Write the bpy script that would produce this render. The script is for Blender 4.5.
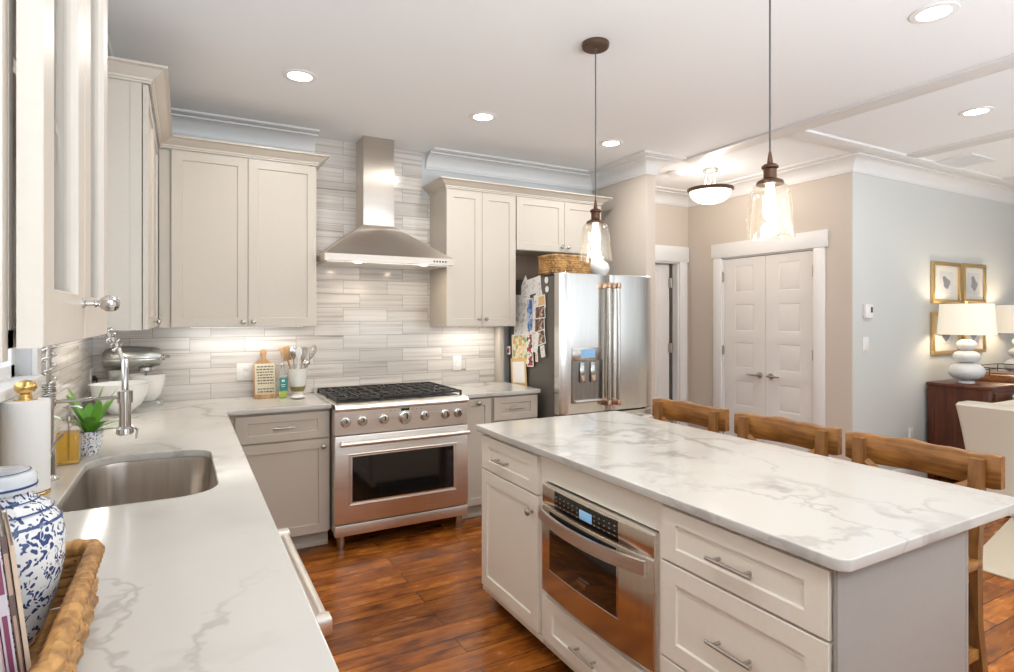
import bpy, bmesh, math, random
from mathutils import Vector, Matrix
random.seed(7)
R = math.radians
PI = math.pi
for o in list(bpy.data.objects): bpy.data.objects.remove(o)
S = bpy.context.scene
COL = S.collection

# ------------------------------------------------------------------ camera, world, lights, exposure
CAM = Vector((.43, -4.40, 1.463)); YAW = 28.93; FPX = 582.0
cd = bpy.data.cameras.new('camera'); cam = bpy.data.objects.new('camera', cd); COL.objects.link(cam)
cam.location = CAM; cam.rotation_euler = (R(90), 0, R(-YAW))
cd.sensor_fit = 'HORIZONTAL'; cd.sensor_width = 36; cd.lens = FPX / 1014 * 36
cd.shift_y = -(336 - 317) / 1014.0
cd.clip_start = .02
S.camera = cam
S.view_settings.view_transform = 'Standard'; S.view_settings.look = 'None'
S.view_settings.gamma = 1; S.view_settings.use_curve_mapping = False
S.view_settings.exposure = 0.02
S.render.film_transparent = False

w = bpy.data.worlds.new('daylight'); S.world = w; w.use_nodes = True
nt = w.node_tree
nt.nodes['Background'].inputs['Color'].default_value = (.86, .93, 1.0, 1)
nt.nodes['Background'].inputs['Strength'].default_value = 1.7

CEIL = 2.775
def area(name, loc, size, power, color=(1, .96, .9), rot=(0, 0, 0), shape='DISK', size_y=None, spread=180):
    l = bpy.data.lights.new(name, 'AREA'); l.energy = power; l.color = color; l.shape = shape; l.size = size
    if size_y: l.size_y = size_y
    l.spread = R(spread)
    o = bpy.data.objects.new(name, l); COL.objects.link(o); o.location = loc; o.rotation_euler = rot
    return o
def point(name, loc, power, color=(1, .86, .68), r=.03):
    l = bpy.data.lights.new(name, 'POINT'); l.energy = power; l.color = color; l.shadow_soft_size = r
    o = bpy.data.objects.new(name, l); COL.objects.link(o); o.location = loc
    return o
CANS = [(.975, -1.085), (2.136, -.99), (3.24, -.94), (3.253, -3.095), (4.845, -2.60)]
CANS_BACK = [(1.0, -3.1), (1.0, -5.3), (3.25, -5.3), (4.9, -5.2), (7.2, -3.6), (7.2, -5.6)]
for i, (x, y) in enumerate(CANS + CANS_BACK):
    area('recessed_lamp', (x, y, CEIL - .012), .13, 7, (1, .97, .92))

# daylight through the window above the sink
area('sink_window_daylight', (-.30, -2.2, 1.75), 1.1, 3, (.93, .96, 1), (0, R(-90), 0), 'RECTANGLE', .95)
# added fill lamps, unseen behind the camera, to brighten the ceiling
for fx_, fp in ((1.0, 92), (3.7, 80), (6.4, 55)):
    area('added_ceiling_fill', (fx_, -6.3, 1.2), 1.4, fp, (.84, .93, 1), (R(148), 0, 0), 'RECTANGLE', 1.0, 124)

# ------------------------------------------------------------------ helpers
def put(o, label=None, cat=None, group=None, kind=None):
    if label: o['label'] = label
    if cat: o['category'] = cat
    if group: o['group'] = group
    if kind: o['kind'] = kind
    return o
def thing(name, label, cat, loc=(0, 0, 0), rotz=0, group=None):
    o = bpy.data.objects.new(name, None); COL.objects.link(o)
    o.location = loc; o.rotation_euler = (0, 0, rotz); o.empty_display_size = .05
    return put(o, label, cat, group)
def wloc(o):
    v = Vector((0, 0, 0))
    while o is not None:
        v += Vector(o.location); o = o.parent
    return v

class MB:
    """collects shapes, then links them as ONE mesh object"""
    def __init__(s): s.bm = bmesh.new(); s.mi = 0
    def _xf(s, vs, M):
        if M is not None: bmesh.ops.transform(s.bm, matrix=M, verts=vs)
    def _m(s, fs):
        for f in fs: f.material_index = s.mi
    def box(s, a, b, bev=0, M=None, seg=2):
        x0, x1 = sorted((a[0], b[0])); y0, y1 = sorted((a[1], b[1])); z0, z1 = sorted((a[2], b[2]))
        vs = [s.bm.verts.new(p) for p in ((x0, y0, z0), (x1, y0, z0), (x1, y1, z0), (x0, y1, z0), (x0, y0, z1), (x1, y0, z1), (x1, y1, z1), (x0, y1, z1))]
        fs = [s.bm.faces.new([vs[i] for i in q]) for q in ((3, 2, 1, 0), (4, 5, 6, 7), (0, 1, 5, 4), (1, 2, 6, 5), (2, 3, 7, 6), (3, 0, 4, 7))]
        s._m(fs)
        if bev:
            es = list({e for f in fs for e in f.edges})
            r = bmesh.ops.bevel(s.bm, geom=es, offset=bev, segments=seg, profile=.5, affect='EDGES')
            vs = list({v for f in r['faces'] for v in f.verts} | {v for v in vs if v.is_valid})
            s._m(r['faces'])
        s._xf(vs, M); return s
    def lathe(s, prof, o=(0, 0, 0), axis='z', n=24, M=None, cap=True, flute=None):
        rings = []
        allv = []
        for (r, h) in prof:
            ring = []
            for k in range(n):
                t = 2 * PI * k / n
                rr = r * (flute(t) if flute else 1)
                a, b = rr * math.cos(t), rr * math.sin(t)
                p = {'z': (a, b, h), 'x': (h, a, b), 'y': (b, h, a)}[axis]
                v = s.bm.verts.new((p[0] + o[0], p[1] + o[1], p[2] + o[2])); ring.append(v); allv.append(v)
            rings.append(ring)
        fs = []
        for i in range(len(rings) - 1):
            for k in range(n):
                fs.append(s.bm.faces.new((rings[i][k], rings[i][(k + 1) % n], rings[i + 1][(k + 1) % n], rings[i + 1][k])))
        if cap:
            fs.append(s.bm.faces.new(rings[0][::-1])); fs.append(s.bm.faces.new(rings[-1]))
        s._m(fs); s._xf(allv, M); return s
    def cyl(s, p, q, r, n=16, r2=None):
        return s.tube([p, q], [r, r if r2 is None else r2], n)
    def tube(s, pts, r, n=10, closed=False, cap=True, flat=None):
        pts = [Vector(p) for p in pts]; N = len(pts)
        rs = r if isinstance(r, (list, tuple)) else [r] * N
        up = None; rings = []
        for i in range(N):
            if closed: t = pts[(i + 1) % N] - pts[i - 1]
            else: t = pts[min(i + 1, N - 1)] - pts[max(i - 1, 0)]
            t.normalize()
            if up is None:
                up = Vector((0, 0, 1)) if abs(t.z) < .9 else Vector((1, 0, 0))
            up = (up - t * up.dot(t));
            if up.length < 1e-6: up = t.orthogonal()
            up.normalize(); sd = t.cross(up)
            ring = []
            for k in range(n):
                a = 2 * PI * k / n
                fl = flat if flat else 1
                ring.append(s.bm.verts.new(pts[i] + (up * math.cos(a) * fl + sd * math.sin(a)) * rs[i]))
            rings.append(ring)
        fs = []
        M_ = N if closed else N - 1
        for i in range(M_):
            A, B = rings[i], rings[(i + 1) % N]
            for k in range(n): fs.append(s.bm.faces.new((A[k], A[(k + 1) % n], B[(k + 1) % n], B[k])))
        if not closed and cap:
            fs.append(s.bm.faces.new(rings[0][::-1])); fs.append(s.bm.faces.new(rings[-1]))
        s._m(fs); return s
    def prism(s, poly, h0, h1, axis='z', M=None, bev=0):
        def P(a, b, h): return {'z': (a, b, h), 'y': (a, h, b), 'x': (h, a, b)}[axis]
        A = [s.bm.verts.new(P(a, b, h0)) for a, b in poly]; B = [s.bm.verts.new(P(a, b, h1)) for a, b in poly]
        n = len(poly)
        fs = [s.bm.faces.new(A[::-1]), s.bm.faces.new(B)]
        for k in range(n): fs.append(s.bm.faces.new((A[k], A[(k + 1) % n], B[(k + 1) % n], B[k])))
        s._m(fs); vs = A + B
        if bev:
            es = list({e for f in fs for e in f.edges})
            r = bmesh.ops.bevel(s.bm, geom=es, offset=bev, segments=2, profile=.5, affect='EDGES')
            vs = list({v for f in r['faces'] for v in f.verts} | {v for v in vs if v.is_valid}); s._m(r['faces'])
        s._xf(vs, M); return s
    def strip(s, secs, closed_sec=True, cap=True):
        """skin between cross-sections (lists of points)"""
        rings = [[s.bm.verts.new(p) for p in sec] for sec in secs]; n = len(rings[0]); fs = []
        for i in range(len(rings) - 1):
            for k in range(n if closed_sec else n - 1):
                fs.append(s.bm.faces.new((rings[i][k], rings[i][(k + 1) % n], rings[i + 1][(k + 1) % n], rings[i + 1][k])))
        if cap and closed_sec:
            fs.append(s.bm.faces.new(rings[0][::-1])); fs.append(s.bm.faces.new(rings[-1]))
        s._m(fs); return s
    def build(s, name, mats, parent=None, local=False, smooth=.6, sub=0):
        bm = s.bm
        bmesh.ops.remove_doubles(bm, verts=bm.verts, dist=1e-6)
        bmesh.ops.recalc_face_normals(bm, faces=bm.faces)
        if parent is not None and not local:
            bmesh.ops.translate(bm, vec=-wloc(parent), verts=bm.verts)
        # origin to the middle of the bottom
        loc = Vector((0, 0, 0))
        if bm.verts:
            xs = [v.co.x for v in bm.verts]; ys = [v.co.y for v in bm.verts]; zs = [v.co.z for v in bm.verts]
            loc = Vector(((min(xs) + max(xs)) / 2, (min(ys) + max(ys)) / 2, min(zs)))
            bmesh.ops.translate(bm, vec=-loc, verts=bm.verts)
        me = bpy.data.meshes.new(name); bm.to_mesh(me); bm.free()
        for m in (mats if isinstance(mats, (list, tuple)) else [mats]): me.materials.append(m)
        if smooth:
            for p in me.polygons: p.use_smooth = True
            me.set_sharp_from_angle(angle=smooth)
        o = bpy.data.objects.new(name, me); COL.objects.link(o); o.location = loc
        if parent is not None: o.parent = parent
        if sub:
            md = o.modifiers.new('sub', 'SUBSURF'); md.levels = sub; md.render_levels = sub
        return o
def copy_tree(o, parent=None):
    c = o.copy(); COL.objects.link(c); c.parent = parent
    for ch in list(o.children): copy_tree(ch, c)
    return c

# ------------------------------------------------------------------ materials
def new(name):
    m = bpy.data.materials.new(name); m.use_nodes = True
    return m, m.node_tree, m.node_tree.nodes['Principled BSDF']
def N(nt, t, **k):
    n = nt.nodes.new(t)
    for a, b in k.items():
        if a in n.inputs: n.inputs[a].default_value = b
        else: setattr(n, a, b)
    return n
def L(nt, a, b): nt.links.new(a, b)
def c4(c): return (c[0], c[1], c[2], 1)
def plain(name, c, rough=.5, metal=0, bump=0, bscale=60, spec=None, coat=0, trans=0, ior=None, alpha=1):
    m, nt, b = new(name)
    b.inputs['Base Color'].default_value = c4(c); b.inputs['Roughness'].default_value = rough; b.inputs['Metallic'].default_value = metal
    if spec is not None: b.inputs['Specular IOR Level'].default_value = spec
    if coat: b.inputs['Coat Weight'].default_value = coat; b.inputs['Coat Roughness'].default_value = .08
    if trans: b.inputs['Transmission Weight'].default_value = trans
    if ior: b.inputs['IOR'].default_value = ior
    # a little surface variation, procedural
    tc = N(nt, 'ShaderNodeTexCoord'); no = N(nt, 'ShaderNodeTexNoise', Scale=bscale, Detail=3.0); L(nt, tc.outputs['Object'], no.inputs['Vector'])
    if not trans:
        hs = N(nt, 'ShaderNodeHueSaturation', Color=c4(c)); mr = N(nt, 'ShaderNodeMapRange'); mr.inputs['To Min'].default_value = .97; mr.inputs['To Max'].default_value = 1.03
        L(nt, no.outputs['Fac'], mr.inputs['Value']); L(nt, mr.outputs['Result'], hs.inputs['Value']); L(nt, hs.outputs['Color'], b.inputs['Base Color'])
    if bump:
        bp = N(nt, 'ShaderNodeBump', Strength=bump, Distance=.002); L(nt, no.outputs['Fac'], bp.inputs['Height']); L(nt, bp.outputs['Normal'], b.inputs['Normal'])
    return m
def emit(name, c, s):
    m, nt, b = new(name); b.inputs['Base Color'].default_value = c4(c)
    b.inputs['Emission Color'].default_value = c4(c); b.inputs['Emission Strength'].default_value = s
    return m
def ramp(nt, stops, interp='LINEAR'):
    r = N(nt, 'ShaderNodeValToRGB'); r.color_ramp.interpolation = interp
    e = r.color_ramp.elements
    while len(e) < len(stops): e.new(.5)
    for i, (p, c) in enumerate(stops): e[i].position = p; e[i].color = c4(c) if len(c) == 3 else c
    return r
def pos(nt):  # world position
    return N(nt, 'ShaderNodeNewGeometry').outputs['Position']
def objc(nt): return N(nt, 'ShaderNodeTexCoord').outputs['Object']
def mapping(nt, src, scale=(1, 1, 1), rot=(0, 0, 0), loc=(0, 0, 0)):
    m = N(nt, 'ShaderNodeMapping'); m.inputs['Scale'].default_value = scale; m.inputs['Rotation'].default_value = rot; m.inputs['Location'].default_value = loc
    L(nt, src, m.inputs['Vector']); return m.outputs['Vector']

def steel(name, c=(.60, .57, .53), rough=.27, scale=(2, 2, 260), axis_z=True, var=.08, sc=None, aniso=.0, arot=0):
    m, nt, b = new(name)
    b.inputs['Metallic'].default_value = 1
    v = mapping(nt, pos(nt), sc or scale)
    no = N(nt, 'ShaderNodeTexNoise', Scale=1.0, Detail=4.0); L(nt, v, no.inputs['Vector'])
    r = ramp(nt, [(.3, [k * (1 - var) for k in c]), (.7, [min(1, k * (1 + var)) for k in c])]); L(nt, no.outputs['Fac'], r.inputs['Fac']); L(nt, r.outputs['Color'], b.inputs['Base Color'])
    mr = N(nt, 'ShaderNodeMapRange'); mr.inputs['To Min'].default_value = rough * .8; mr.inputs['To Max'].default_value = rough * 1.25
    L(nt, no.outputs['Fac'], mr.inputs['Value']); L(nt, mr.outputs['Result'], b.inputs['Roughness'])
    tg = N(nt, 'ShaderNodeTangent', direction_type='RADIAL', axis='Z'); L(nt, tg.outputs[0], b.inputs['Tangent']); b.inputs['Anisotropic'].default_value = aniso; b.inputs['Anisotropic Rotation'].default_value = arot
    bp = N(nt, 'ShaderNodeBump', Strength=.05, Distance=.001); L(nt, no.outputs['Fac'], bp.inputs['Height']); L(nt, bp.outputs['Normal'], b.inputs['Normal'])
    return m

def quartz():
    m, nt, b = new('veined_white_quartz')
    b.inputs['Roughness'].default_value = .13; b.inputs['Specular IOR Level'].default_value = .5
    p = pos(nt)
    warp = N(nt, 'ShaderNodeTexNoise', Scale=1.7, Detail=5.0, Roughness=.62); L(nt, p, warp.inputs['Vector'])
    sub = N(nt, 'ShaderNodeVectorMath', operation='SUBTRACT'); L(nt, warp.outputs['Color'], sub.inputs[0]); sub.inputs[1].default_value = (.5, .5, .5)
    scl = N(nt, 'ShaderNodeVectorMath', operation='SCALE'); scl.inputs['Scale'].default_value = .75; L(nt, sub.outputs[0], scl.inputs[0])
    add = N(nt, 'ShaderNodeVectorMath', operation='ADD'); L(nt, p, add.inputs[0]); L(nt, scl.outputs[0], add.inputs[1])
    vein = None
    base = None
    def veins(scale, w, amp, off, rot):
        v = mapping(nt, add.outputs[0], (scale, scale * .55, scale), (0, 0, R(rot)), off)
        vo = N(nt, 'ShaderNodeTexVoronoi', feature='DISTANCE_TO_EDGE', Scale=1.0); L(nt, v, vo.inputs['Vector'])
        mr = N(nt, 'ShaderNodeMapRange', interpolation_type='SMOOTHSTEP'); mr.inputs['From Min'].default_value = 0; mr.inputs['From Max'].default_value = w
        mr.inputs['To Min'].default_value = amp; mr.inputs['To Max'].default_value = 0
        L(nt, vo.outputs['Distance'], mr.inputs['Value'])
        # veins fade in and out
        f = N(nt, 'ShaderNodeTexNoise', Scale=1.9, Detail=2.0); L(nt, mapping(nt, p, (1, 1, 1), (0, 0, 0), (off[0] * 3, 2, 1)), f.inputs['Vector'])
        fr = N(nt, 'ShaderNodeMapRange'); fr.inputs['From Min'].default_value = .42; fr.inputs['From Max'].default_value = .62; L(nt, f.outputs['Fac'], fr.inputs['Value'])
        mu = N(nt, 'ShaderNodeMath', operation='MULTIPLY'); L(nt, mr.outputs['Result'], mu.inputs[0]); L(nt, fr.outputs['Result'], mu.inputs[1])
        return mu.outputs[0]
    a = veins(1.25, .055, .95, (1.3, .2, 0), 35)
    c = veins(2.6, .035, .5, (4.1, 2.2, 0), -20)
    d = veins(1.0, .22, .32, (1.3, .2, 0), 35)
    mx = N(nt, 'ShaderNodeMath', operation='MAXIMUM'); L(nt, a, mx.inputs[0]); L(nt, c, mx.inputs[1])
    mx2 = N(nt, 'ShaderNodeMath', operation='MAXIMUM'); L(nt, mx.outputs[0], mx2.inputs[0]); L(nt, d, mx2.inputs[1])
    mix = N(nt, 'ShaderNodeMix', data_type='RGBA'); mix.inputs['A'].default_value = c4((.565, .54, .50)); mix.inputs['B'].default_value = c4((.33, .305, .28))
    L(nt, mx2.outputs[0], mix.inputs['Factor']); L(nt, mix.outputs['Result'], b.inputs['Base Color'])
    return m

def tile(name, axis):
    """4 x 12 stone tiles with straight grain, running on axis x or y"""
    m, nt, b = new(name)
    p = pos(nt); sx = N(nt, 'ShaderNodeSeparateXYZ'); L(nt, p, sx.inputs[0])
    cb = N(nt, 'ShaderNodeCombineXYZ'); L(nt, sx.outputs['X' if axis == 'x' else 'Y'], cb.inputs[0]); L(nt, sx.outputs['Z'], cb.inputs[1])
    v = mapping(nt, cb.outputs[0], (1, 1, 1), (0, 0, 0), (.09, .105 - .914 % .1035, 0))
    br = N(nt, 'ShaderNodeTexBrick', Scale=1.0); L(nt, v, br.inputs['Vector'])
    br.inputs['Brick Width'].default_value = .335; br.inputs['Row Height'].default_value = .1035; br.inputs['Mortar Size'].default_value = .0016; br.inputs['Mortar Smooth'].default_value = .2
    br.offset = .37; br.offset_frequency = 2; br.squash = 1
    br.inputs['Color1'].default_value = (0, 0, 0, 1); br.inputs['Color2'].default_value = (1, 1, 1, 1); br.inputs['Mortar'].default_value = (.5, .5, .5, 1)
    # straight grain, shifted per tile
    rnd = N(nt, 'ShaderNodeSeparateColor'); L(nt, br.outputs['Color'], rnd.inputs[0])
    c2 = N(nt, 'ShaderNodeCombineXYZ'); L(nt, sx.outputs['X' if axis == 'x' else 'Y'], c2.inputs[0]); L(nt, sx.outputs['Z'], c2.inputs[1])
    mu = N(nt, 'ShaderNodeMath', operation='MULTIPLY'); mu.inputs[1].default_value = 7.3; L(nt, rnd.outputs[0], mu.inputs[0]); L(nt, mu.outputs[0], c2.inputs[2])
    gv = mapping(nt, c2.outputs[0], (1.1, 46, 1))
    g = N(nt, 'ShaderNodeTexNoise', Scale=1.0, Detail=4.0, Roughness=.55); L(nt, gv, g.inputs['Vector'])
    gr = ramp(nt, [(.25, (.27, .22, .19)), (.33, (.48, .425, .38)), (.46, (.62, .575, .53)), (.75, (.72, .685, .645))]); L(nt, g.outputs['Fac'], gr.inputs['Fac'])
    hs = N(nt, 'ShaderNodeHueSaturation'); mr = N(nt, 'ShaderNodeMapRange'); mr.inputs['To Min'].default_value = .88; mr.inputs['To Max'].default_value = 1.08
    L(nt, rnd.outputs[0], mr.inputs['Value']); L(nt, mr.outputs['Result'], hs.inputs['Value']); L(nt, gr.outputs['Color'], hs.inputs['Color'])
    mix = N(nt, 'ShaderNodeMix', data_type='RGBA'); L(nt, br.outputs['Fac'], mix.inputs['Factor']); L(nt, hs.outputs['Color'], mix.inputs['A']); mix.inputs['B'].default_value = c4((.33, .29, .26))
    L(nt, mix.outputs['Result'], b.inputs['Base Color'])
    b.inputs['Roughness'].default_value = .16
    bp = N(nt, 'ShaderNodeBump', Strength=.6, Distance=.0015, invert=True); L(nt, br.outputs['Fac'], bp.inputs['Height']); L(nt, bp.outputs['Normal'], b.inputs['Normal'])
    return m

def woodfloor():
    m, nt, b = new('hand_scraped_wood_floor')
    p = pos(nt)
    br = N(nt, 'ShaderNodeTexBrick', Scale=1.0); L(nt, mapping(nt, p, (1, 1, 1), (0, 0, 0), (.3, .06, 0)), br.inputs['Vector'])
    br.inputs['Brick Width'].default_value = 1.15; br.inputs['Row Height'].default_value = .127; br.inputs['Mortar Size'].default_value = .0018; br.offset = .43; br.offset_frequency = 2
    br.inputs['Color1'].default_value = (0, 0, 0, 1); br.inputs['Color2'].default_value = (1, 1, 1, 1); br.inputs['Mortar'].default_value = (.5, .5, .5, 1)
    rnd = N(nt, 'ShaderNodeSeparateColor'); L(nt, br.outputs['Color'], rnd.inputs[0])
    sx = N(nt, 'ShaderNodeSeparateXYZ'); L(nt, p, sx.inputs[0])
    mu = N(nt, 'ShaderNodeMath', operation='MULTIPLY'); mu.inputs[1].default_value = 9.1; L(nt, rnd.outputs[0], mu.inputs[0])
    cb = N(nt, 'ShaderNodeCombineXYZ'); L(nt, sx.outputs['X'], cb.inputs[0]); L(nt, sx.outputs['Y'], cb.inputs[1]); L(nt, mu.outputs[0], cb.inputs[2])
    g = N(nt, 'ShaderNodeTexNoise', Scale=1.0, Detail=6.0, Roughness=.6, Distortion=.6); L(nt, mapping(nt, cb.outputs[0], (3.2, 26, 1)), g.inputs['Vector'])
    bl = N(nt, 'ShaderNodeTexNoise', Scale=1.0, Detail=3.0, Roughness=.6); L(nt, mapping(nt, cb.outputs[0], (4.5, 9, 1)), bl.inputs['Vector'])
    ad = N(nt, 'ShaderNodeMath', operation='MULTIPLY_ADD'); L(nt, g.outputs['Fac'], ad.inputs[0]); ad.inputs[1].default_value = .5
    h = N(nt, 'ShaderNodeMath', operation='MULTIPLY'); L(nt, bl.outputs['Fac'], h.inputs[0]); h.inputs[1].default_value = .5; L(nt, h.outputs[0], ad.inputs[2])
    r = ramp(nt, [(.34, (.065, .016, .004)), (.46, (.24, .066, .010)), (.56, (.40, .125, .018)), (.70, (.56, .22, .04))]); L(nt, ad.outputs[0], r.inputs['Fac'])
    hs = N(nt, 'ShaderNodeHueSaturation'); mr = N(nt, 'ShaderNodeMapRange'); mr.inputs['To Min'].default_value = .68; mr.inputs['To Max'].default_value = 1.2
    L(nt, rnd.outputs[0], mr.inputs['Value']); L(nt, mr.outputs['Result'], hs.inputs['Value']); L(nt, r.outputs['Color'], hs.inputs['Color'])
    mix = N(nt, 'ShaderNodeMix', data_type='RGBA'); L(nt, br.outputs['Fac'], mix.inputs['Factor']); L(nt, hs.outputs['Color'], mix.inputs['A']); mix.inputs['B'].default_value = c4((.02, .008, .004))
    L(nt, mix.outputs['Result'], b.inputs['Base Color'])
    rr = N(nt, 'ShaderNodeMapRange'); b.inputs['Specular IOR Level'].default_value = .22; rr.inputs['To Min'].default_value = .17; rr.inputs['To Max'].default_value = .34; L(nt, bl.outputs['Fac'], rr.inputs['Value']); L(nt, rr.outputs['Result'], b.inputs['Roughness'])
    bp = N(nt, 'ShaderNodeBump', Strength=.35, Distance=.004); L(nt, bl.outputs['Fac'], bp.inputs['Height'])
    bp2 = N(nt, 'ShaderNodeBump', Strength=.5, Distance=.002, invert=True); L(nt, br.outputs['Fac'], bp2.inputs['Height']); L(nt, bp.outputs['Normal'], bp2.inputs['Normal'])
    L(nt, bp2.outputs['Normal'], b.inputs['Normal'])
    return m

def wood(name, dark, mid, light, sc=(2, 22, 22), rough=.38, knots=True, world=False):
    m, nt, b = new(name)
    src = pos(nt) if world else objc(nt)
    w1 = N(nt, 'ShaderNodeTexNoise', Scale=1.0, Detail=5.0, Roughness=.6, Distortion=1.1); L(nt, mapping(nt, src, sc), w1.inputs['Vector'])
    w2 = N(nt, 'ShaderNodeTexNoise', Scale=9.0, Detail=2.0); L(nt, src, w2.inputs['Vector'])
    ad = N(nt, 'ShaderNodeMath', operation='MULTIPLY_ADD'); L(nt, w1.outputs['Fac'], ad.inputs[0]); ad.inputs[1].default_value = .62
    h = N(nt, 'ShaderNodeMath', operation='MULTIPLY'); L(nt, w2.outputs['Fac'], h.inputs[0]); h.inputs[1].default_value = .38 if knots else .2; L(nt, h.outputs[0], ad.inputs[2])
    r = ramp(nt, [(.32, dark), (.5, mid), (.68, light)]); L(nt, ad.outputs[0], r.inputs['Fac']); L(nt, r.outputs['Color'], b.inputs['Base Color'])
    b.inputs['Roughness'].default_value = rough
    bp = N(nt, 'ShaderNodeBump', Strength=.25, Distance=.002); L(nt, w1.outputs['Fac'], bp.inputs['Height']); L(nt, bp.outputs['Normal'], b.inputs['Normal'])
    return m

def wicker(name, c1, c2, sc=(60, 60, 90)):
    m, nt, b = new(name)
    src = objc(nt)
    w_ = N(nt, 'ShaderNodeTexNoise', Scale=55.0, Detail=3.0); L(nt, src, w_.inputs['Vector'])
    w2 = N(nt, 'ShaderNodeTexNoise', Scale=14.0, Detail=2.0); L(nt, src, w2.inputs['Vector'])
    mu = N(nt, 'ShaderNodeMath', operation='MULTIPLY_ADD'); L(nt, w_.outputs['Fac'], mu.inputs[0]); mu.inputs[1].default_value = .5
    h = N(nt, 'ShaderNodeMath', operation='MULTIPLY'); L(nt, w2.outputs['Fac'], h.inputs[0]); h.inputs[1].default_value = .5; L(nt, h.outputs[0], mu.inputs[2])
    r = ramp(nt, [(.35, c1), (.62, c2)]); L(nt, mu.outputs[0], r.inputs['Fac']); L(nt, r.outputs['Color'], b.inputs['Base Color'])
    b.inputs['Roughness'].default_value = .55
    bp = N(nt, 'ShaderNodeBump', Strength=.6, Distance=.003); L(nt, w_.outputs['Fac'], bp.inputs['Height']); L(nt, bp.outputs['Normal'], b.inputs['Normal'])
    return m

def china(name, sc=28, thr=.52, white=(.82, .83, .84), blue=(.035, .07, .20)):
    m, nt, b = new(name)
    src = objc(nt)
    vo = N(nt, 'ShaderNodeTexVoronoi', Scale=float(sc), feature='F1'); 
    ns = N(nt, 'ShaderNodeTexNoise', Scale=sc * .6, Detail=2.0); L(nt, src, ns.inputs['Vector'])
    mixv = N(nt, 'ShaderNodeMix', data_type='VECTOR'); mixv.inputs['Factor'].default_value = .06
    L(nt, src, mixv.inputs['A']); L(nt, ns.outputs['Color'], mixv.inputs['B'])
    L(nt, mapping(nt, mixv.outputs['Result'], (1.9, 1.9, .9), (R(35), R(20), 0)), vo.inputs['Vector'])
    r = ramp(nt, [(.0, blue), (thr - .06, blue), (thr + .02, white), (1, white)]); L(nt, vo.outputs['Distance'], r.inputs['Fac']); L(nt, r.outputs['Color'], b.inputs['Base Color'])
    b.inputs['Roughness'].default_value = .12; b.inputs['Coat Weight'].default_value = .4
    return m

def clearglass(name, tint=(1, 1, 1), rough=0.0, density=0, edge=.55, milk=0):
    # thin clear glass: mostly see-through with a fresnel reflection, so light still passes
    m = bpy.data.materials.new(name); m.use_nodes = True; nt = m.node_tree; nt.nodes.clear()
    out = N(nt, 'ShaderNodeOutputMaterial'); tr = N(nt, 'ShaderNodeBsdfTransparent'); tr.inputs['Color'].default_value = c4(tint)
    gl = N(nt, 'ShaderNodeBsdfGlossy'); gl.inputs['Roughness'].default_value = .03
    fr = N(nt, 'ShaderNodeLayerWeight'); fr.inputs['Blend'].default_value = .2
    mr = N(nt, 'ShaderNodeMapRange'); mr.inputs['To Min'].default_value = .05 + density; mr.inputs['To Max'].default_value = edge
    L(nt, fr.outputs['Facing'], mr.inputs['Value'])
    mx = N(nt, 'ShaderNodeMixShader'); L(nt, mr.outputs['Result'], mx.inputs['Fac']); L(nt, tr.outputs[0], mx.inputs[1]); L(nt, gl.outputs[0], mx.inputs[2]); L(nt, mx.outputs[0], out.inputs['Surface'])
    if milk:   # pale haze mixed in: bulb bloom on shades, visible edges on bottles
        tl = N(nt, 'ShaderNodeBsdfTranslucent'); tl.inputs['Color'].default_value = (1, .96, .9, 1); df = N(nt, 'ShaderNodeBsdfDiffuse'); df.inputs['Color'].default_value = (.9, .88, .84, 1)
        m1 = N(nt, 'ShaderNodeMixShader'); m1.inputs['Fac'].default_value = .5; L(nt, tl.outputs[0], m1.inputs[1]); L(nt, df.outputs[0], m1.inputs[2])
        m2 = N(nt, 'ShaderNodeMixShader'); m2.inputs['Fac'].default_value = milk; L(nt, mx.outputs[0], m2.inputs[1]); L(nt, m1.outputs[0], m2.inputs[2]); L(nt, m2.outputs[0], out.inputs['Surface'])
    return m

M = {}
M['cab_up'] = plain('cream_greige_cabinet_paint', (.575, .52, .45), .38)
M['cab_low'] = plain('darker_greige_cabinet_paint', (.51, .455, .385), .38)  # the cabinet greige, a tone darker, for base units
M['cab_isl'] = plain('island_paint_lightened', (.82, .755, .65), .38)  # island paint, lightened to make up for weak window light
M['isl_shaded'] = plain('island_paint_shaded', (.335, .305, .275), .45)  # island paint darkened: shade put into the end and back panels
M['cab_dark'] = plain('cabinet_shadow_gap', (.08, .07, .06), .7)  # near-black stands in for shade: island toe spaces, hall door gap
M['ceil'] = plain('white_ceiling_paint', (.855, .87, .885), .75, bump=.15, bscale=200)
M['trim'] = plain('white_trim_paint', (.80, .795, .785), .4)
M['crown'] = plain('white_crown_paint', (.74, .735, .73), .45)
M['wall_grey'] = plain('cool_grey_wall_paint', (.58, .59, .60), .7, bump=.1, bscale=200)
M['wall_dining'] = plain('pale_grey_wall_paint', (.60, .61, .59), .7, bump=.1, bscale=200)
M['wall_beige'] = plain('beige_wall_paint', (.60, .53, .46), .7, bump=.1, bscale=200)
M['quartz'] = quartz()
M['tile_x'] = tile('striped_stone_tile_back', 'x')
M['tile_y'] = tile('striped_stone_tile_left', 'y')
M['floor'] = woodfloor()
M['steel'] = steel('brushed_stainless', (.80, .76, .71), .37, (3, 3, 300), aniso=.5)
M['steel_v'] = steel('vertical_brushed_stainless', (.56, .53, .49), .24, (300, 300, 2))
M['steel_hood'] = steel('hood_stainless', (.62, .56, .50), .40, (3, 3, 300), var=.05, aniso=.85)
M['steel_fr'] = steel('fridge_stainless', (.70, .68, .64), .19, (220, 220, 2), var=.05)
M['steel_mw'] = steel('microwave_stainless', (.70, .62, .54), .22, (300, 300, 3))
M['fr_side'] = plain('dark_grey_fridge_side', (.13, .12, .105), .45, .3)
M['chrome'] = plain('polished_nickel', (.62, .60, .57), .14, 1)
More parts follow.
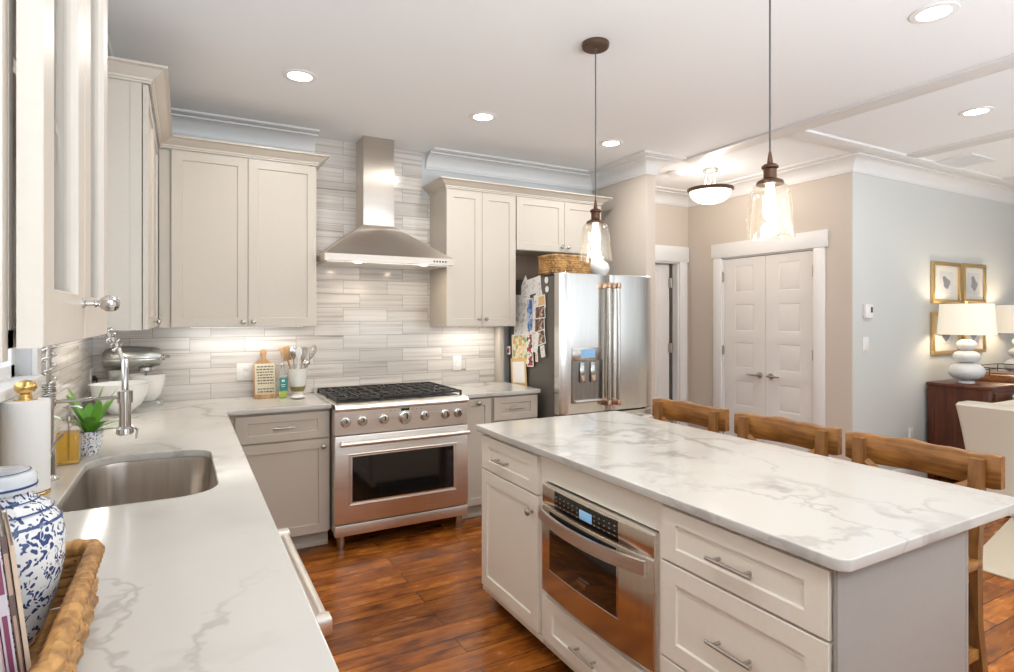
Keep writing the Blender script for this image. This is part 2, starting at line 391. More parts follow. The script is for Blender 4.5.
M['nickel'] = plain('satin_nickel', (.48, .45, .41), .28, 1)
M['sink'] = steel('sink_steel', (.50, .45, .40), .3, (60, 60, 3))
M['black'] = plain('black_enamel', (.012, .012, .012), .35)
M['iron'] = plain('cast_iron', (.035, .032, .03), .5, bump=.3)
M['blackglass'] = plain('black_glass', (.006, .006, .006), .06, 0, coat=.5)
M['bronze'] = plain('aged_bronze', (.105, .055, .034), .35, .8)
M['bronze_c'] = plain('dark_bronze', (.13, .085, .06), .4, .7)
M['copper'] = plain('rosy_steel_bracket', (.62, .42, .30), .3, 1)
M['gold'] = plain('brushed_gold', (.72, .48, .18), .22, 1)
M['goldframe'] = plain('gilt_frame', (.62, .44, .20), .35, .7)
M['white'] = plain('white_plastic', (.80, .79, .77), .4)
M['ceramic'] = plain('white_ceramic', (.82, .82, .81), .18, coat=.4)
M['ceramic_lamp'] = plain('crackled_white_ceramic', (.66, .68, .69), .3, bump=.5, bscale=50)
M['paper'] = plain('white_paper', (.84, .83, .81), .9, bump=.3, bscale=90)
M['glass'] = clearglass('clear_glass')
M['glass_bottle'] = clearglass('thick_bottle_glass', edge=.75, milk=.07)
M['glass_shade'] = clearglass('bloom_haze_glass_shade', (1, .988, .965), edge=.28, milk=.007)  # slight haze imitates the bulb's bloom
M['glazing'] = clearglass('picture_glazing', edge=.12)
M['can'] = emit('recessed_lens_glow', (1, .97, .92), 9)
M['bulb'] = emit('warm_bulb_glow', (1, .86, .66), 16)
M['bowl_light'] = emit('opal_glass_glow', (1, .90, .76), 1.6)
M['undercab'] = emit('led_strip_glow', (1, .95, .86), 5)
M['lcd'] = emit('blue_display_glow', (.20, .38, .58), .45)
M['stool'] = wood('honey_pine', (.07, .024, .007), (.30, .125, .028), (.47, .22, .055), (24, 2.2, 24))
M['stoolv'] = wood('honey_pine_upright', (.07, .026, .009), (.24, .105, .03), (.38, .185, .058), (24, 24, 2.5))
M['cherry'] = wood('dark_cherry', (.06, .014, .005), (.14, .036, .013), (.20, .056, .02), (14, 14, 1.5), .28, False)
M['traywood'] = wood('orange_tray_wood', (.16, .06, .02), (.34, .13, .045), (.45, .2, .08), (2, 20, 20), .35, False)
M['boardwood'] = wood('light_board_wood', (.40, .22, .09), (.58, .36, .17), (.68, .46, .24), (30, 30, 3), .5, False)
M['wicker'] = wicker('honey_wicker', (.16, .07, .02), (.62, .36, .13))
M['wicker_t'] = wicker('tan_wicker', (.16, .065, .015), (.56, .30, .10))
M['china'] = china('blue_and_white_china', 60, .43)
M['china_pot'] = china('blue_scale_china', 62, .40, blue=(.05, .09, .26))
M['leaf'] = plain('green_leaf', (.15, .38, .045), .35, bump=.2)
M['soil'] = plain('potting_soil', (.05, .03, .02), .9)
M['soap'] = plain('amber_soap', (.90, .55, .04), .03, trans=.9, ior=1.2)
M['teal'] = plain('teal_label', (.02, .22, .20), .4)
M['green_soap'] = plain('lime_soap', (.55, .68, .05), .12, trans=.25, ior=1.33)
M['sofa'] = plain('cream_slipcover', (.66, .61, .52), .9, bump=.4, bscale=120)
M['shade'] = None
M['rug'] = plain('beige_woven_rug', (.60, .52, .40), .95, bump=.6, bscale=180)
M['mixer'] = plain('silver_mixer_enamel', (.50, .51, .47), .22, .75)
M['door'] = plain('white_door_paint', (.76, .735, .71), .4)
m_, nt_, b_ = new('linen_lamp_shade'); b_.inputs['Base Color'].default_value = (.80, .74, .64, 1); b_.inputs['Roughness'].default_value = .9
b_.inputs['Emission Color'].default_value = (1, .88, .70, 1); b_.inputs['Emission Strength'].default_value = .42
M['shade'] = m_

# ------------------------------------------------------------------ setting
XW = -.08          # left wall plane
def struct(name, mb, mat, parent=None, **k):
    o = mb.build(name, mat, parent, **k)
    if parent is None: o['kind'] = 'structure'
    return o
struct('floor', MB().box((-.3, -8.2, -.1), (10.2, 1.8, 0)), M['floor'], smooth=0)
struct('ceiling', MB().box((-.3, -8.2, CEIL), (10.2, 1.8, CEIL + .1)), M['ceil'], smooth=0)

# left wall with a window above the sink
WY0, WY1, WZ0, WZ1 = -2.78, -1.60, 1.235, 2.25
mb = MB()
mb.box((XW - .14, -8.2, 0), (XW, WY0, CEIL)); mb.box((XW - .14, WY1, 0), (XW, .14, CEIL))
mb.box((XW - .14, WY0, 0), (XW, WY1, WZ0 - .004)); mb.box((XW - .14, WY0, WZ1), (XW, WY1, CEIL))
struct('wall_left', mb, M['wall_grey'], smooth=0)
struct('wall_back', MB().box((XW, 0, 0), (3.88, .14, CEIL)), M['wall_grey'], smooth=0)
struct('wall_pillar', MB().box((3.78, -.73, 0), (3.88, 0, CEIL), .004), M['wall_beige'])
# hall: wall with the side door, closet wall, dining wall
mb = MB()
mb.box((3.88, .17, 0), (4.30, .31, CEIL)); mb.box((4.30, .17, 2.05), (5.06, .31, CEIL)); mb.box((5.06, .17, 0), (5.34, .31, CEIL))
struct('wall_hall', mb, M['wall_beige'], smooth=0)
mb = MB()
mb.box((5.2, -.288, 0), (5.34, .17, CEIL)); mb.box((5.2, -1.276, 2.06), (5.34, -.288, CEIL)); mb.box((5.2, -1.6, 0), (5.34, -1.276, CEIL))
struct('wall_closet', mb, M['wall_beige'], smooth=0)
struct('wall_dining', MB().box((5.204, -1.603, 0), (10, -1.46, CEIL)), M['wall_dining'], smooth=0)
struct('wall_right', MB().box((10, -8.2, 0), (10.14, -1.46, CEIL)), M['wall_dining'], smooth=0)
struct('wall_closet_inside', MB().box((5.34, -1.44, 0), (6.0, -1.40, CEIL)).box((5.95, -1.4, 0), (6.0, .17, CEIL)), M['wall_beige'], smooth=0)
struct('wall_hall_inside', MB().box((3.9, 1.3, 0), (5.5, 1.36, CEIL)).box((5.3, .31, 0), (5.34, 1.3, CEIL)).box((3.88, .31, 0), (3.92, 1.3, CEIL)), M['wall_beige'], smooth=0)
# wall behind the camera with two unseen wide windows added for daylight and reflections
mb = MB()
for a, b in ((XW - .14, .7), (3.7, 5.1), (9.85, 10.14)): mb.box((a, -8.14, 0), (b, -8.0, CEIL))
for a, b in ((.7, 3.7), (5.1, 9.85)): mb.box((a, -8.14, 0), (b, -8.0, .6)); mb.box((a, -8.14, 2.55), (b, -8.0, CEIL))
struct('wall_front', mb, M['wall_dining'], smooth=0)
for n, (a, b) in enumerate(((.7, 3.7), (5.1, 9.85))):
    mb = MB()
    for k in range(4):
        x = a + (b - a) * k / 3; mb.box((x - .03, -8.09, .6), (x + .03, -8.03, 2.55))
    for z in (.6, 1.57, 2.55): mb.box((a, -8.09, z - .025), (b, -8.03, z + .025))
    struct('window_%d' % (n + 2), mb, M['trim'], smooth=0)
# window above the sink
mb = MB()
mb.box((XW - .10, WY0, WZ0), (XW - .05, WY0 + .045, WZ1)); mb.box((XW - .10, WY1 - .045, WZ0), (XW - .05, WY1, WZ1))
mb.box((XW - .10, WY0, WZ0), (XW - .05, WY1, WZ0 + .05)); mb.box((XW - .10, WY0, WZ1 - .05), (XW - .05, WY1, WZ1)); mb.box((XW - .095, WY0, 1.72), (XW - .055, WY1, 1.76))
wn = struct('window_1', mb, M['trim'], smooth=0)
MB().box((XW - .085, WY0, WZ0), (XW - .08, WY1, WZ1)).build('pane', M['glass'], wn, smooth=0)
MB().box((XW - .135, WY0 - .06, WZ0 - .026), (XW + .035, WY1 + .10, WZ0 + .006), .004).build('window_sill', M['trim'], wn)
cs = MB()
cs.box((XW, WY0 - .07, WZ0), (XW + .018, WY0, WZ1 + .07), .002); cs.box((XW, WY1, WZ0), (XW + .018, WY1 + .07, WZ1 + .07), .002); cs.box((XW, WY0, WZ1), (XW + .018, WY1, WZ1 + .07), .002)
cs.build('window_casing', M['trim'], wn)

# tiled backsplash
TZ = 1.40
struct('wall_tile_back', MB().box((XW, -.009, .9), (2.80, 0, TZ)).box((1.19, -.009, TZ), (2.081, 0, CEIL)).box((2.081, -.009, TZ), (2.16, 0, 2.42)), M['tile_x'], smooth=0)
mb = MB().box((XW, -5.2, .9), (XW + .009, WY0 - .07, 1.42)).box((XW, WY0 - .07, .9), (XW + .009, WY1 + .10, WZ0 - .03)).box((XW, WY1 + .10, .9), (XW + .009, -.009, 1.42))
struct('wall_tile_left', mb, M['tile_y'], smooth=0)

# mouldings
def sweep(path, prof):
    """prof: (distance from wall, z); the room lies to the right of the path"""
    P = [Vector((x, y)) for x, y in path]; secs = []
    for i, p in enumerate(P):
        def nrm(a, b): d = (b - a).normalized(); return Vector((d.y, -d.x))
        if i == 0: m = nrm(P[0], P[1])
        elif i == len(P) - 1: m = nrm(P[-2], P[-1])
        else:
            n1, n2 = nrm(P[i - 1], p), nrm(p, P[i + 1]); m = (n1 + n2) / (1 + n1.dot(n2))
        secs.append([(p.x + m.x * d, p.y + m.y * d, z) for d, z in prof])
    return MB().strip(secs)
def crown_prof(top, drop=.125, proj=.155):
    pr = [(0, top - drop), (.012, top - drop), (.014, top - drop + .012)]
    for k in range(9):
        t = k / 8 * PI / 2
        pr.append((.018 + (proj - .058) * (1 - math.cos(t)), top - drop + .016 + (drop - .040) * math.sin(t)))
    pr += [(proj - .030, top - .024), (proj - .030, top - .015), (proj + .034, top - .013), (proj + .040, top - .007), (proj + .040, top), (0, top)]
    return pr
struct('trim_1', sweep([(XW, -8.0), (XW, 0), (1.255, 0)], crown_prof(CEIL)), M['crown'])
struct('trim_2', sweep([(2.115, 0), (3.78, 0), (3.78, -.73), (3.88, -.73), (3.88, .17), (5.2, .17), (5.2, -1.603), (10, -1.603), (10, -8)], crown_prof(CEIL)), M['crown'])
# shallow boxed ceiling beams over hall and dining side
def beam(n, a, b): struct('trim_%d' % n, MB().box((a[0], a[1], CEIL - .018), (b[0], b[1], CEIL + .01), .007), M['crown'])
beam(3, (4.04, -8.0), (4.20, -.86))
beam(4, (4.20, -1.86), (5.06, -1.70))
beam(5, (5.50, -8.0), (5.66, -1.86))
beam(6, (5.06, -1.86), (9.86, -1.745))
beam(7, (7.16, -8.0), (7.32, -1.86))
bp_ = [(0, 0), (.016, 0), (.016, .11), (.012, .125), (.006, .135), (0, .135)]
struct('baseboard_dining', sweep([(5.2, -1.603), (10, -1.603)], bp_), M['trim'])
struct('baseboard_closet', sweep([(5.2, .17), (5.2, -.18)], bp_), M['trim'])
struct('baseboard_closet_corner', sweep([(5.2, -1.385), (5.2, -1.603)], bp_), M['trim'])
struct('baseboard_pillar', sweep([(3.78, -.60), (3.78, -.73), (3.88, -.73), (3.88, .17)], bp_), M['trim'])

# door casings and doors
def casing_x(n, x, y0, y1, ztop, cw=.10):   # on a wall facing -x, opening y0..y1
    m = MB()
    m.box((x - .02, y1, 0), (x, y1 + cw, ztop), .002); m.box((x - .02, y0 - cw, 0), (x, y0, ztop), .002)
    m.box((x - .026, y0 - cw - .025, ztop), (x, y1 + cw + .025, ztop + .145), .003)
    m.box((x - .0, y0, 0), (x + .10, y0 + .012, ztop)); m.box((x, y1 - .012, 0), (x + .10, y1, ztop)); m.box((x, y0, ztop - .012), (x + .10, y1, ztop))
    return struct('trim_%d' % n, m, M['trim'])
casing_x(9, 5.2, -1.276, -.288, 2.06)
def five_panel(name, place, w_, h, rows, mx):
    """door leaf in local (u,v): front at n=0; place maps (u,v,n) -> world"""
    m = MB(); bm = m.bm
    us = [0, mx, w_ - mx, w_]; vs = [0]
    for a, b in rows: vs += [a, b]
    vs.append(h)
    V = {}
    def g(i, j, n=0.0, du=0.0, dv=0.0):
        k = (i, j, n, du, dv)
        if k not in V: V[k] = bm.verts.new(place(us[i] + du, vs[j] + dv, n))
        return V[k]
    for i in range(3):
        for j in range(len(vs) - 1):
            if i == 1 and j % 2 == 1:
                e, d = .012, -.007
                o = [g(i, j), g(i + 1, j), g(i + 1, j + 1), g(i, j + 1)]
                p = [g(i, j, d, e, e), g(i + 1, j, d, -e, e), g(i + 1, j + 1, d, -e, -e), g(i, j + 1, d, e, -e)]
                q = [g(i, j, d + .004, e * 2.2, e * 2.2), g(i + 1, j, d + .004, -e * 2.2, e * 2.2), g(i + 1, j + 1, d + .004, -e * 2.2, -e * 2.2), g(i, j + 1, d + .004, e * 2.2, -e * 2.2)]
                for k in range(4):
                    bm.faces.new((o[k], o[(k + 1) % 4], p[(k + 1) % 4], p[k])); bm.faces.new((p[k], p[(k + 1) % 4], q[(k + 1) % 4], q[k]))
                bm.faces.new(q)
            else: bm.faces.new((g(i, j), g(i + 1, j), g(i + 1, j + 1), g(i, j + 1)))
    t = -.035
    B = [bm.verts.new(place(*p)) for p in ((0, 0, t), (w_, 0, t), (w_, h, t), (0, h, t))]
    bm.faces.new(B[::-1])
    n = len(vs) - 1
    bm.faces.new([g(i, 0) for i in range(4)][::-1] + [B[0], B[1]]); bm.faces.new([g(i, n) for i in range(4)] + [B[2], B[3]])
    bm.faces.new([g(0, j) for j in range(n + 1)] + [B[3], B[0]]); bm.faces.new([g(3, j) for j in range(n + 1)][::-1] + [B[1], B[2]])
    return m
rows = [(.20, .46), (.575, .83), (.95, 1.205), (1.31, 1.58), (1.69, 1.96)]
def lever(parent, p, N_, U_, name='door_handle'):
    p = Vector(p); N_ = Vector(N_); U_ = Vector(U_)
    m = MB()
    m.tube([p, p + N_ * .010], [.030, .027], 20); m.tube([p + N_ * .008, p + N_ * .05], .011, 12)
    m.tube([p + N_ * .048 - U_ * .008, p + N_ * .052 + U_ * .02, p + N_ * .05 + U_ * .07, p + N_ * .044 + U_ * .115], [.010, .010, .008, .007], 12)
    return m.build(name, M['nickel'], parent)
for n, (ya, yb, hinge) in enumerate(((-.301, -.780, 1), (-.784, -1.263, -1))):
    d = struct('door_%d' % (n + 1), five_panel('d', lambda u, v, k, ya=ya: (5.212 - k * 1.0, ya - u, .012 + v), abs(yb - ya), 2.03, rows, .127), M['door'])
    ly = -.780 + .060 if n == 0 else -.784 - .055
    lever(d, (5.212, ly, .91), (-1, 0, 0), (0, 1 if n == 0 else -1, 0))
    for z in (.30, 1.13, 1.86):
        hy = -.296 if n == 0 else -1.268
        hm = MB().tube([(5.200, hy, z - .045), (5.200, hy, z + .045)], .007, 10).box((5.196, hy - .012, z - .045), (5.204, hy + .012, z + .045))
        if z > 1.5: hm.tube([(5.194, hy, z + .045), (5.190, hy + (.05 if n == 0 else -.05) * .9, z + .052)], .004, 8).tube([(5.20, hy, z + .04), (5.20, hy, z + .06)], .009, 10)
        hm.build('hinge', M['nickel'], d)
# side door in the hall wall, standing open into the room behind
m = MB()
m.box((5.06, .15, 0), (5.165, .17, 2.05), .002); m.box((4.195, .15, 0), (4.30, .17, 2.05), .002); m.box((4.17, .145, 2.05), (5.19, .17, 2.215), .003)
m.box((5.045, .17, 0), (5.06, .30, 2.05)); m.box((4.30, .17, 0), (4.315, .30, 2.05)); m.box((4.30, .17, 2.035), (5.06, .30, 2.05)); m.box((5.03, .24, 0), (5.05, .26, 2.035))
struct('trim_10', m, M['trim'])
ca, sa = math.cos(R(10)), math.sin(R(10))
hx, hy = 4.995, .245
d = struct('door_3', five_panel('d', lambda u, v, k: (hx - u * ca + k * -sa, hy + u * sa * 1.0 - k * ca, .012 + v), .69, 2.015, rows, .13), M['door'])
struct('trim_11', MB().box((5.0, .235, 0), (5.035, .26, 2.035)), M['cab_dark'])  # dark strip put in for the shaded gap beside the door
for z in (.30, 1.13, 1.83):
    MB().box((4.975, .222, z - .05), (5.03, .236, z + .05), .002).tube([(5.0, .220, z - .05), (5.0, .220, z + .05)], .009, 10).build('hinge', M['nickel'], d)

# ------------------------------------------------------------------ cabinetry builders
class Face:
    """a plane to hang doors on: O lower-left corner seen from the front, U to the right, N outward"""
    def __init__(s, O, U, Nn): s.O = Vector(O); s.U = Vector(U); s.N = Vector(Nn)
    def p(s, u, v, n=0): return tuple(s.O + s.U * u + Vector((0, 0, v)) + s.N * n)
def shaker(F, u0, u1, v0, v1, t=.020, st=.057, rec=.008, glass=False, srail=None):
    m = MB(); bm = m.bm; sr = srail or st; e = .003
    def ring(a, b, n): return [bm.verts.new(F.p(u0 + a, v0 + b, n)), bm.verts.new(F.p(u1 - a, v0 + b, n)), bm.verts.new(F.p(u1 - a, v1 - b, n)), bm.verts.new(F.p(u0 + a, v1 - b, n))]
    def join(A, B):
        for k in range(4): bm.faces.new((A[k], A[(k + 1) % 4], B[(k + 1) % 4], B[k]))
    r0 = ring(0, 0, 0); r1 = ring(0, 0, t - .0015); r1b = ring(.0015, .0015, t); r2 = ring(st, sr, t); r3 = ring(st + .001, sr + .001, t - rec * .5); r4 = ring(st + e, sr + e, t - rec)
    join(r0, r1); join(r1, r1b); join(r1b, r2); join(r2, r3); join(r3, r4)
    if glass:
        r5 = ring(st + e, sr + e, 0); join(r4, r5); join(r5, r0)
    else:
        bm.faces.new(r4); bm.faces.new(r0[::-1])
    return m
def bar_pull(F, u, v, n, parent, length=.13, vert=False, r=.0055, mat=None, name='handle', post=.030, name_r=None):
    m = MB()
    def P(a, k):
        return F.p(u, v + a, n + k) if vert else F.p(u + a, v, n + k)
    h = length / 2
    m.tube([P(-h, post), P(h, post)], r, 12)
    for s_ in (-1, 1): m.tube([P(s_ * h * .68, 0), P(s_ * h * .68, post)], r * .9, 10)
    return m.build(name, mat or M['nickel'], parent)
def knob(F, u, v, n, parent, s=1.0, mat=None, flute=None):
    m = MB(); Nn = F.N
    prof = [(.0075, 0), (.0075, .002), (.0045, .004), (.0045, .012), (.007, .015), (.0135, .018), (.0155, .022), (.0145, .027), (.010, .031), (.003, .032)]
    q = Vector((0, 0, 1)).rotation_difference(Nn).to_matrix().to_4x4()
    Mx = Matrix.Translation(F.p(u, v, n)) @ q @ Matrix.Scale(s, 4)
    m.lathe(prof, M=Mx, n=24, flute=flute)
    return m.build('knob', mat or M['nickel'], parent)
def upper_cab(label, F, w_, h, depth, doors, parent_loc, mat, knobs=True, glass=False, shelves=True, closed_top=True, side_inset=0, group=None, rail=0.0, knobv=.05, cols=None):
    """box behind face F (n from -depth to 0), doors proud of it"""
    t = thing('wall_cabinet', label, 'cabinet', parent_loc, 0, group)
    m = MB(); bx = lambda u0, u1, v0, v1, n0, n1: m.box(F.p(u0, v0, n0), F.p(u1, v1, n1))
    T = .018
    if glass:
        bx(0, T, 0, h, -depth, -.003); bx(w_ - T, w_, 0, h, -depth, -.003); bx(0, w_, 0, T, -depth, -.003); bx(0, w_, h - T, h, -depth, -.003); bx(0, w_, 0, h, -depth, -depth + .008)
    else: bx(0, w_, 0, h, -depth, -.003)
    m.build('body', mat, t, smooth=0)
    if glass:
        for k in range(1, 4):
            z = h * k / 4
            MB().box(F.p(T, z, -depth + .01), F.p(w_ - T, z + .016, -.03)).build('shelf', mat, t, smooth=0)
    g = .0015
    for i, (a, b, side) in enumerate(doors):
        d = shaker(F, a + g, b - g, .003, h - .003, glass=glass, srail=.062 if glass else None)
        d = d.build('door', mat, t, smooth=0)
        if glass:
            MB().box(F.p(a + .05, .058, .006), F.p(b - .05, h - .058, .009)).build('pane', M['glass'], d, smooth=0)
        if side:
            u = b - .030 if side > 0 else a + .030
            knob(F, u, knobv, .020, d, 1.0 if not glass else 1.0)
    return t

# ------------------------------------------------------------------ wall cabinets
# back wall, left of the hood: doors at y=-.35
Fb = Face((.354, -.33, 1.398), (1, 0, 0), (0, -1, 0))
c = upper_cab('tall cream two-door wall cabinet to the left of the range hood', Fb, 1.204 - .354, 1.08, .328, [(0, .426, 1), (.426, .85, -1)], (.78, -.165, 1.398), M['cab_up'], knobv=.033)
MB().box((.292, -.33, 1.398), (.353, -.012, 2.478)).build('filler_panel', M['cab_up'], c, smooth=0)
MB().box((.46, -.20, 1.3955), (1.14, -.16, 1.3978)).build('led_strip', M['undercab'], c)
# left wall, far
Fl = Face((.268, -1.42, 1.405), (0, 1, 0), (1, 0, 0))
c = upper_cab('cream wall cabinet on the left wall, seen from its plain side, next to the corner', Fl, 1.065, 1.073, .268 - XW - .010, [(0, .53, 1), (.53, 1.06, -1)], (.1, -.9, 1.405), M['cab_up'], knobv=.033)
MB().box((XW + .01, -1.423, 1.405), (.262, -1.4205, 2.478)).box((.222, -1.427, 1.405), (.262, -1.4205, 2.478), .001).build('side_panel', M['cab_up'], c, smooth=0)
MB().box((.02, -1.2, 1.4025), (.06, -.5, 1.4048)).build('led_strip', M['undercab'], c)
# left wall, near, glass doors
Fg = Face((.285, -3.668, 1.432), (0, 1, 0), (1, 0, 0))
cg = thing('wall_cabinet', 'cream wall cabinet with two glass doors and a melon knob, at the left edge', 'cabinet', (.1, -3.4, 1.432))
m = MB(); T = .018; w_, h, dp = .549, 1.05, .285 - XW - .012
for a in ((0, T, 0, h, -dp, -.006), (w_ - T, w_, 0, h, -dp, -.006), (0, w_, 0, T, -dp, -.006), (0, w_, h - T, h, -dp, -.006), (0, w_, 0, h, -dp, -dp + .008)):
    m.box(Fg.p(a[0], a[2], a[4]), Fg.p(a[1], a[3], a[5]))
m.build('body', M['cab_up'], cg, smooth=0)
MB().box((XW + .012, -3.690, 1.420), (.279, -3.669, 2.482), .001).build('side_panel', M['cab_up'], cg)
for z in (.30, .57, .83): MB().box(Fg.p(T, z, -dp + .01), Fg.p(w_ - T, z + .016, -.02)).build('shelf', M['cab_up'], cg, smooth=0)
for a, b in ((0, .2735), (.2755, .549)):
    d = shaker(Fg, a, b, .0, h, glass=True, st=.055, srail=.060, t=.021).build('door', M['cab_up'], cg, smooth=0)
    MB().box(Fg.p(a + .05, .055, .006), Fg.p(b - .05, h - .055, .009)).build('pane', M['glass'], d, smooth=0)
    if a == 0:
        fl = lambda t: 1 - .11 * abs(math.cos(4 * t)) ** .7
        q = Matrix.Translation(Fg.p(b - .020, .050, .021)) @ Matrix.Scale(.70, 4) @ Vector((0, 0, 1)).rotation_difference(Vector((1, 0, 0))).to_matrix().to_4x4()
        km = MB().lathe([(.010, 0), (.010, .003), (.0055, .006), (.005, .018), (.0085, .021), (.006, .024), (.006, .028)], M=q, n=24)
        km.lathe([(.005, .026), (.011, .030), (.0165, .038), (.018, .046), (.016, .054), (.010, .060), (.003, .062)], M=q, n=48, flute=fl)
        km.build('knob', M['chrome'], d)
# right of the hood
Fr = Face((2.148, -.33, 1.388), (1, 0, 0), (0, -1, 0))
c = upper_cab('narrow cream two-door wall cabinet between the range hood and the refrigerator', Fr, .602, 1.046, .318, [(0, .30, 1), (.30, .602, -1)], (2.45, -.165, 1.388), M['cab_up'], knobv=.062)
MB().box((2.25, -.20, 1.3855), (2.66, -.16, 1.3878)).build('led_strip', M['undercab'], c)
MB().box((2.735, -.10, .915), (2.775, -.012, 1.387), .001).build('end_panel', M['cab_up'], c)
Ff = Face((2.758, -.33, 2.003), (1, 0, 0), (0, -1, 0))
c = upper_cab('short cream two-door wall cabinet above the refrigerator', Ff, .852, .431, .318, [(0, .462, 1), (.462, .852, -1)], (3.2, -.165, 2.003), M['cab_up'], knobv=.045)
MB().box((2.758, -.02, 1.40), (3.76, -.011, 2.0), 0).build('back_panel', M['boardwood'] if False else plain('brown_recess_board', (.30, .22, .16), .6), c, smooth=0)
# crown mouldings that run on top of the cabinets
cp = lambda b: [(0, b), (.006, b), (.006, b + .008), (.012, b + .012), (.014, b + .020), (.030, b + .030), (.052, b + .048), (.060, b + .054), (.070, b + .056), (.070, b + .066), (0, b + .066)]
o = sweep([(XW + .01, -1.426), (.294, -1.426), (.294, -.352), (1.205, -.352), (1.205, -.012)], cp(2.478)).build('cabinet_crown', M['cab_up'])
put(o, 'cream crown moulding running along the tops of the left-hand wall cabinets', 'moulding')
o = sweep([(2.147, -.012), (2.147, -.352), (3.606, -.352), (3.606, -.012)], cp(2.434)).build('cabinet_crown', M['cab_up'])
put(o, 'cream crown moulding along the tops of the cabinets right of the hood', 'moulding')

area('under_cabinet_lamp', (.80, -.14, 1.392), .68, 1.2, (1, .95, .87), (0, 0, 0), 'RECTANGLE', .04)
area('under_cabinet_lamp', (2.45, -.14, 1.382), .42, 1.3, (1, .95, .87), (0, 0, 0), 'RECTANGLE', .04)
area('under_cabinet_lamp', (.04, -.85, 1.399), .04, 1.6, (1, .95, .87), (0, 0, 0), 'RECTANGLE', .7)
# ------------------------------------------------------------------ base cabinets
def base_body(t, a, b, mat, toe=None):
    MB().box(a, b).build('body', mat, t, smooth=0)
def hbase(label, x0, x1, fronts, mat, yb=-.012, yf=-.600, toe_y=-.545):
    t = thing('base_cabinet', label, 'cabinet', ((x0 + x1) / 2, -.3, 0))
    MB().box((x0, yf, .105), (x1, yb, .883)).build('body', mat, t, smooth=0)
    MB().box((x0, toe_y, 0), (x1, toe_y + .02, .104)).box((x0, toe_y - .012, 0), (x1, toe_y, .030), .003).build('toe_kick', mat, t, smooth=0)
    F = Face((x0, yf, 0), (1, 0, 0), (0, -1, 0))
    for kind, a, b, c0, c1, st in fronts:
        o = shaker(F, a, b, c0, c1, st=st[0], srail=st[1]).build('drawer' if kind == 'drawer' else 'door', mat, t, smooth=0)
        if kind == 'drawer': bar_pull(F, (a + b) / 2 + .0, (c0 + c1) / 2 + .0, .020 - .008, o, .125)
        elif kind == 'door_r': knob(F, b - .030, c1 - .045, .020, o)
        elif kind == 'door_top': knob(F, (a + b) / 2, c1 - .030, .020, o)
        elif kind == 'door_l': knob(F, a + .030, c1 - .045, .020, o)
    return t
ST = (.057, .040); SD = (.057, .057)
hbase('base cabinet with one drawer over one door, left of the range', .655, 1.236, [('drawer', .032, .568, .703, .868, (.065, .045)), ('door_r', .032, .568, .105, .693, SD)], M['cab_low'])
hbase('very narrow pull-out base cabinet with a knob, just right of the range', 2.160, 2.400, [('door_top', .012, .228, .105, .872, (.050, .050))], M['cab_low'])
hbase('base cabinet with a top drawer between the pull-out and the refrigerator', 2.404, 2.790, [('drawer', .008, .382, .700, .870, (.060, .045)), ('door_l', .008, .382, .105, .690, SD)], M['cab_low'])
# along the left wall
def lbase(label, y0, y1, doors):
    t = thing('base_cabinet', label, 'cabinet', (.3, (y0 + y1) / 2, 0))
    MB().box((XW + .012, y0, .105), (.600, y1, .883 if 'sink' not in label else .66)).build('body', M['cab_low'], t, smooth=0)
    MB().box((.525, y0, 0), (.545, y1, .104)).build('toe_kick', M['cab_low'], t, smooth=0)
    F = Face((.600, y1, 0), (0, -1, 0), (1, 0, 0)); F.U = Vector((0, 1, 0)); F.O = Vector((.600, y0, 0))
    W = y1 - y0
    for i in range(doors):
        a, b = W * i / doors, W * (i + 1) / doors
        o = shaker(F, a + .004, b - .004, .105, .870 if 'sink' not in label else .87).build('door', M['cab_low'], t, smooth=0)
        knob(F, b - .03 if i == 0 else a + .03, .80, .020, o)
lbase('sink base cabinet under the left counter', -2.50, -1.55, 2)
lbase('blind corner base cabinet beneath the counter corner', -1.548, -.012, 2)
lbase('base cabinet nearest the viewer under the left counter', -5.0, -3.15, 3)
# dishwasher
t = thing('dishwasher', 'stainless dishwasher with a thick tubular handle under the left counter', 'dishwasher', (.3, -2.83, 0))
MB().box((XW + .02, -3.145, .10), (.596, -2.505, .880)).build('body', M['fr_side'], t, smooth=0)
d = MB().box((.598, -3.142, .11), (.628, -2.508, .878), .006).build('door', M['steel'], t)
m = MB().tube([(.688, -3.10, .805), (.688, -2.56, .805)], .0155, 16)
for y in (-3.118, -2.545): m.box((.628, y - .020, .786), (.705, y + .020, .824), .006)
m.build('handle', M['steel'], d)

# ------------------------------------------------------------------ countertops
def slab(name, outer, holes, z0, z1, mat, label, cat='countertop', bev=.004):
    cu = bpy.data.curves.new('tmp', 'CURVE'); cu.dimensions = '2D'; cu.fill_mode = 'BOTH'
    cu.extrude = (z1 - z0) / 2 - bev; cu.bevel_depth = bev; cu.bevel_resolution = 2
    cu.offset = -bev
    for poly in [outer] + holes:
        sp = cu.splines.new('POLY'); sp.points.add(len(poly) - 1); sp.use_cyclic_u = True
        for i, (x, y) in enumerate(poly): sp.points[i].co = (x, y, 0, 1)
    ob = bpy.data.objects.new('tmp', cu); COL.objects.link(ob)
    bpy.context.view_layer.update()
    me = bpy.data.meshes.new_from_object(ob.evaluated_get(bpy.context.evaluated_depsgraph_get()))
    bpy.data.objects.remove(ob); me.name = name
    me.transform(Matrix.Translation((0, 0, (z0 + z1) / 2)))
    me.materials.clear(); me.materials.append(mat)
    for p in me.polygons: p.use_smooth = True
    me.set_sharp_from_angle(angle=.6)
    o = bpy.data.objects.new(name, me); COL.objects.link(o)
    return put(o, label, cat)
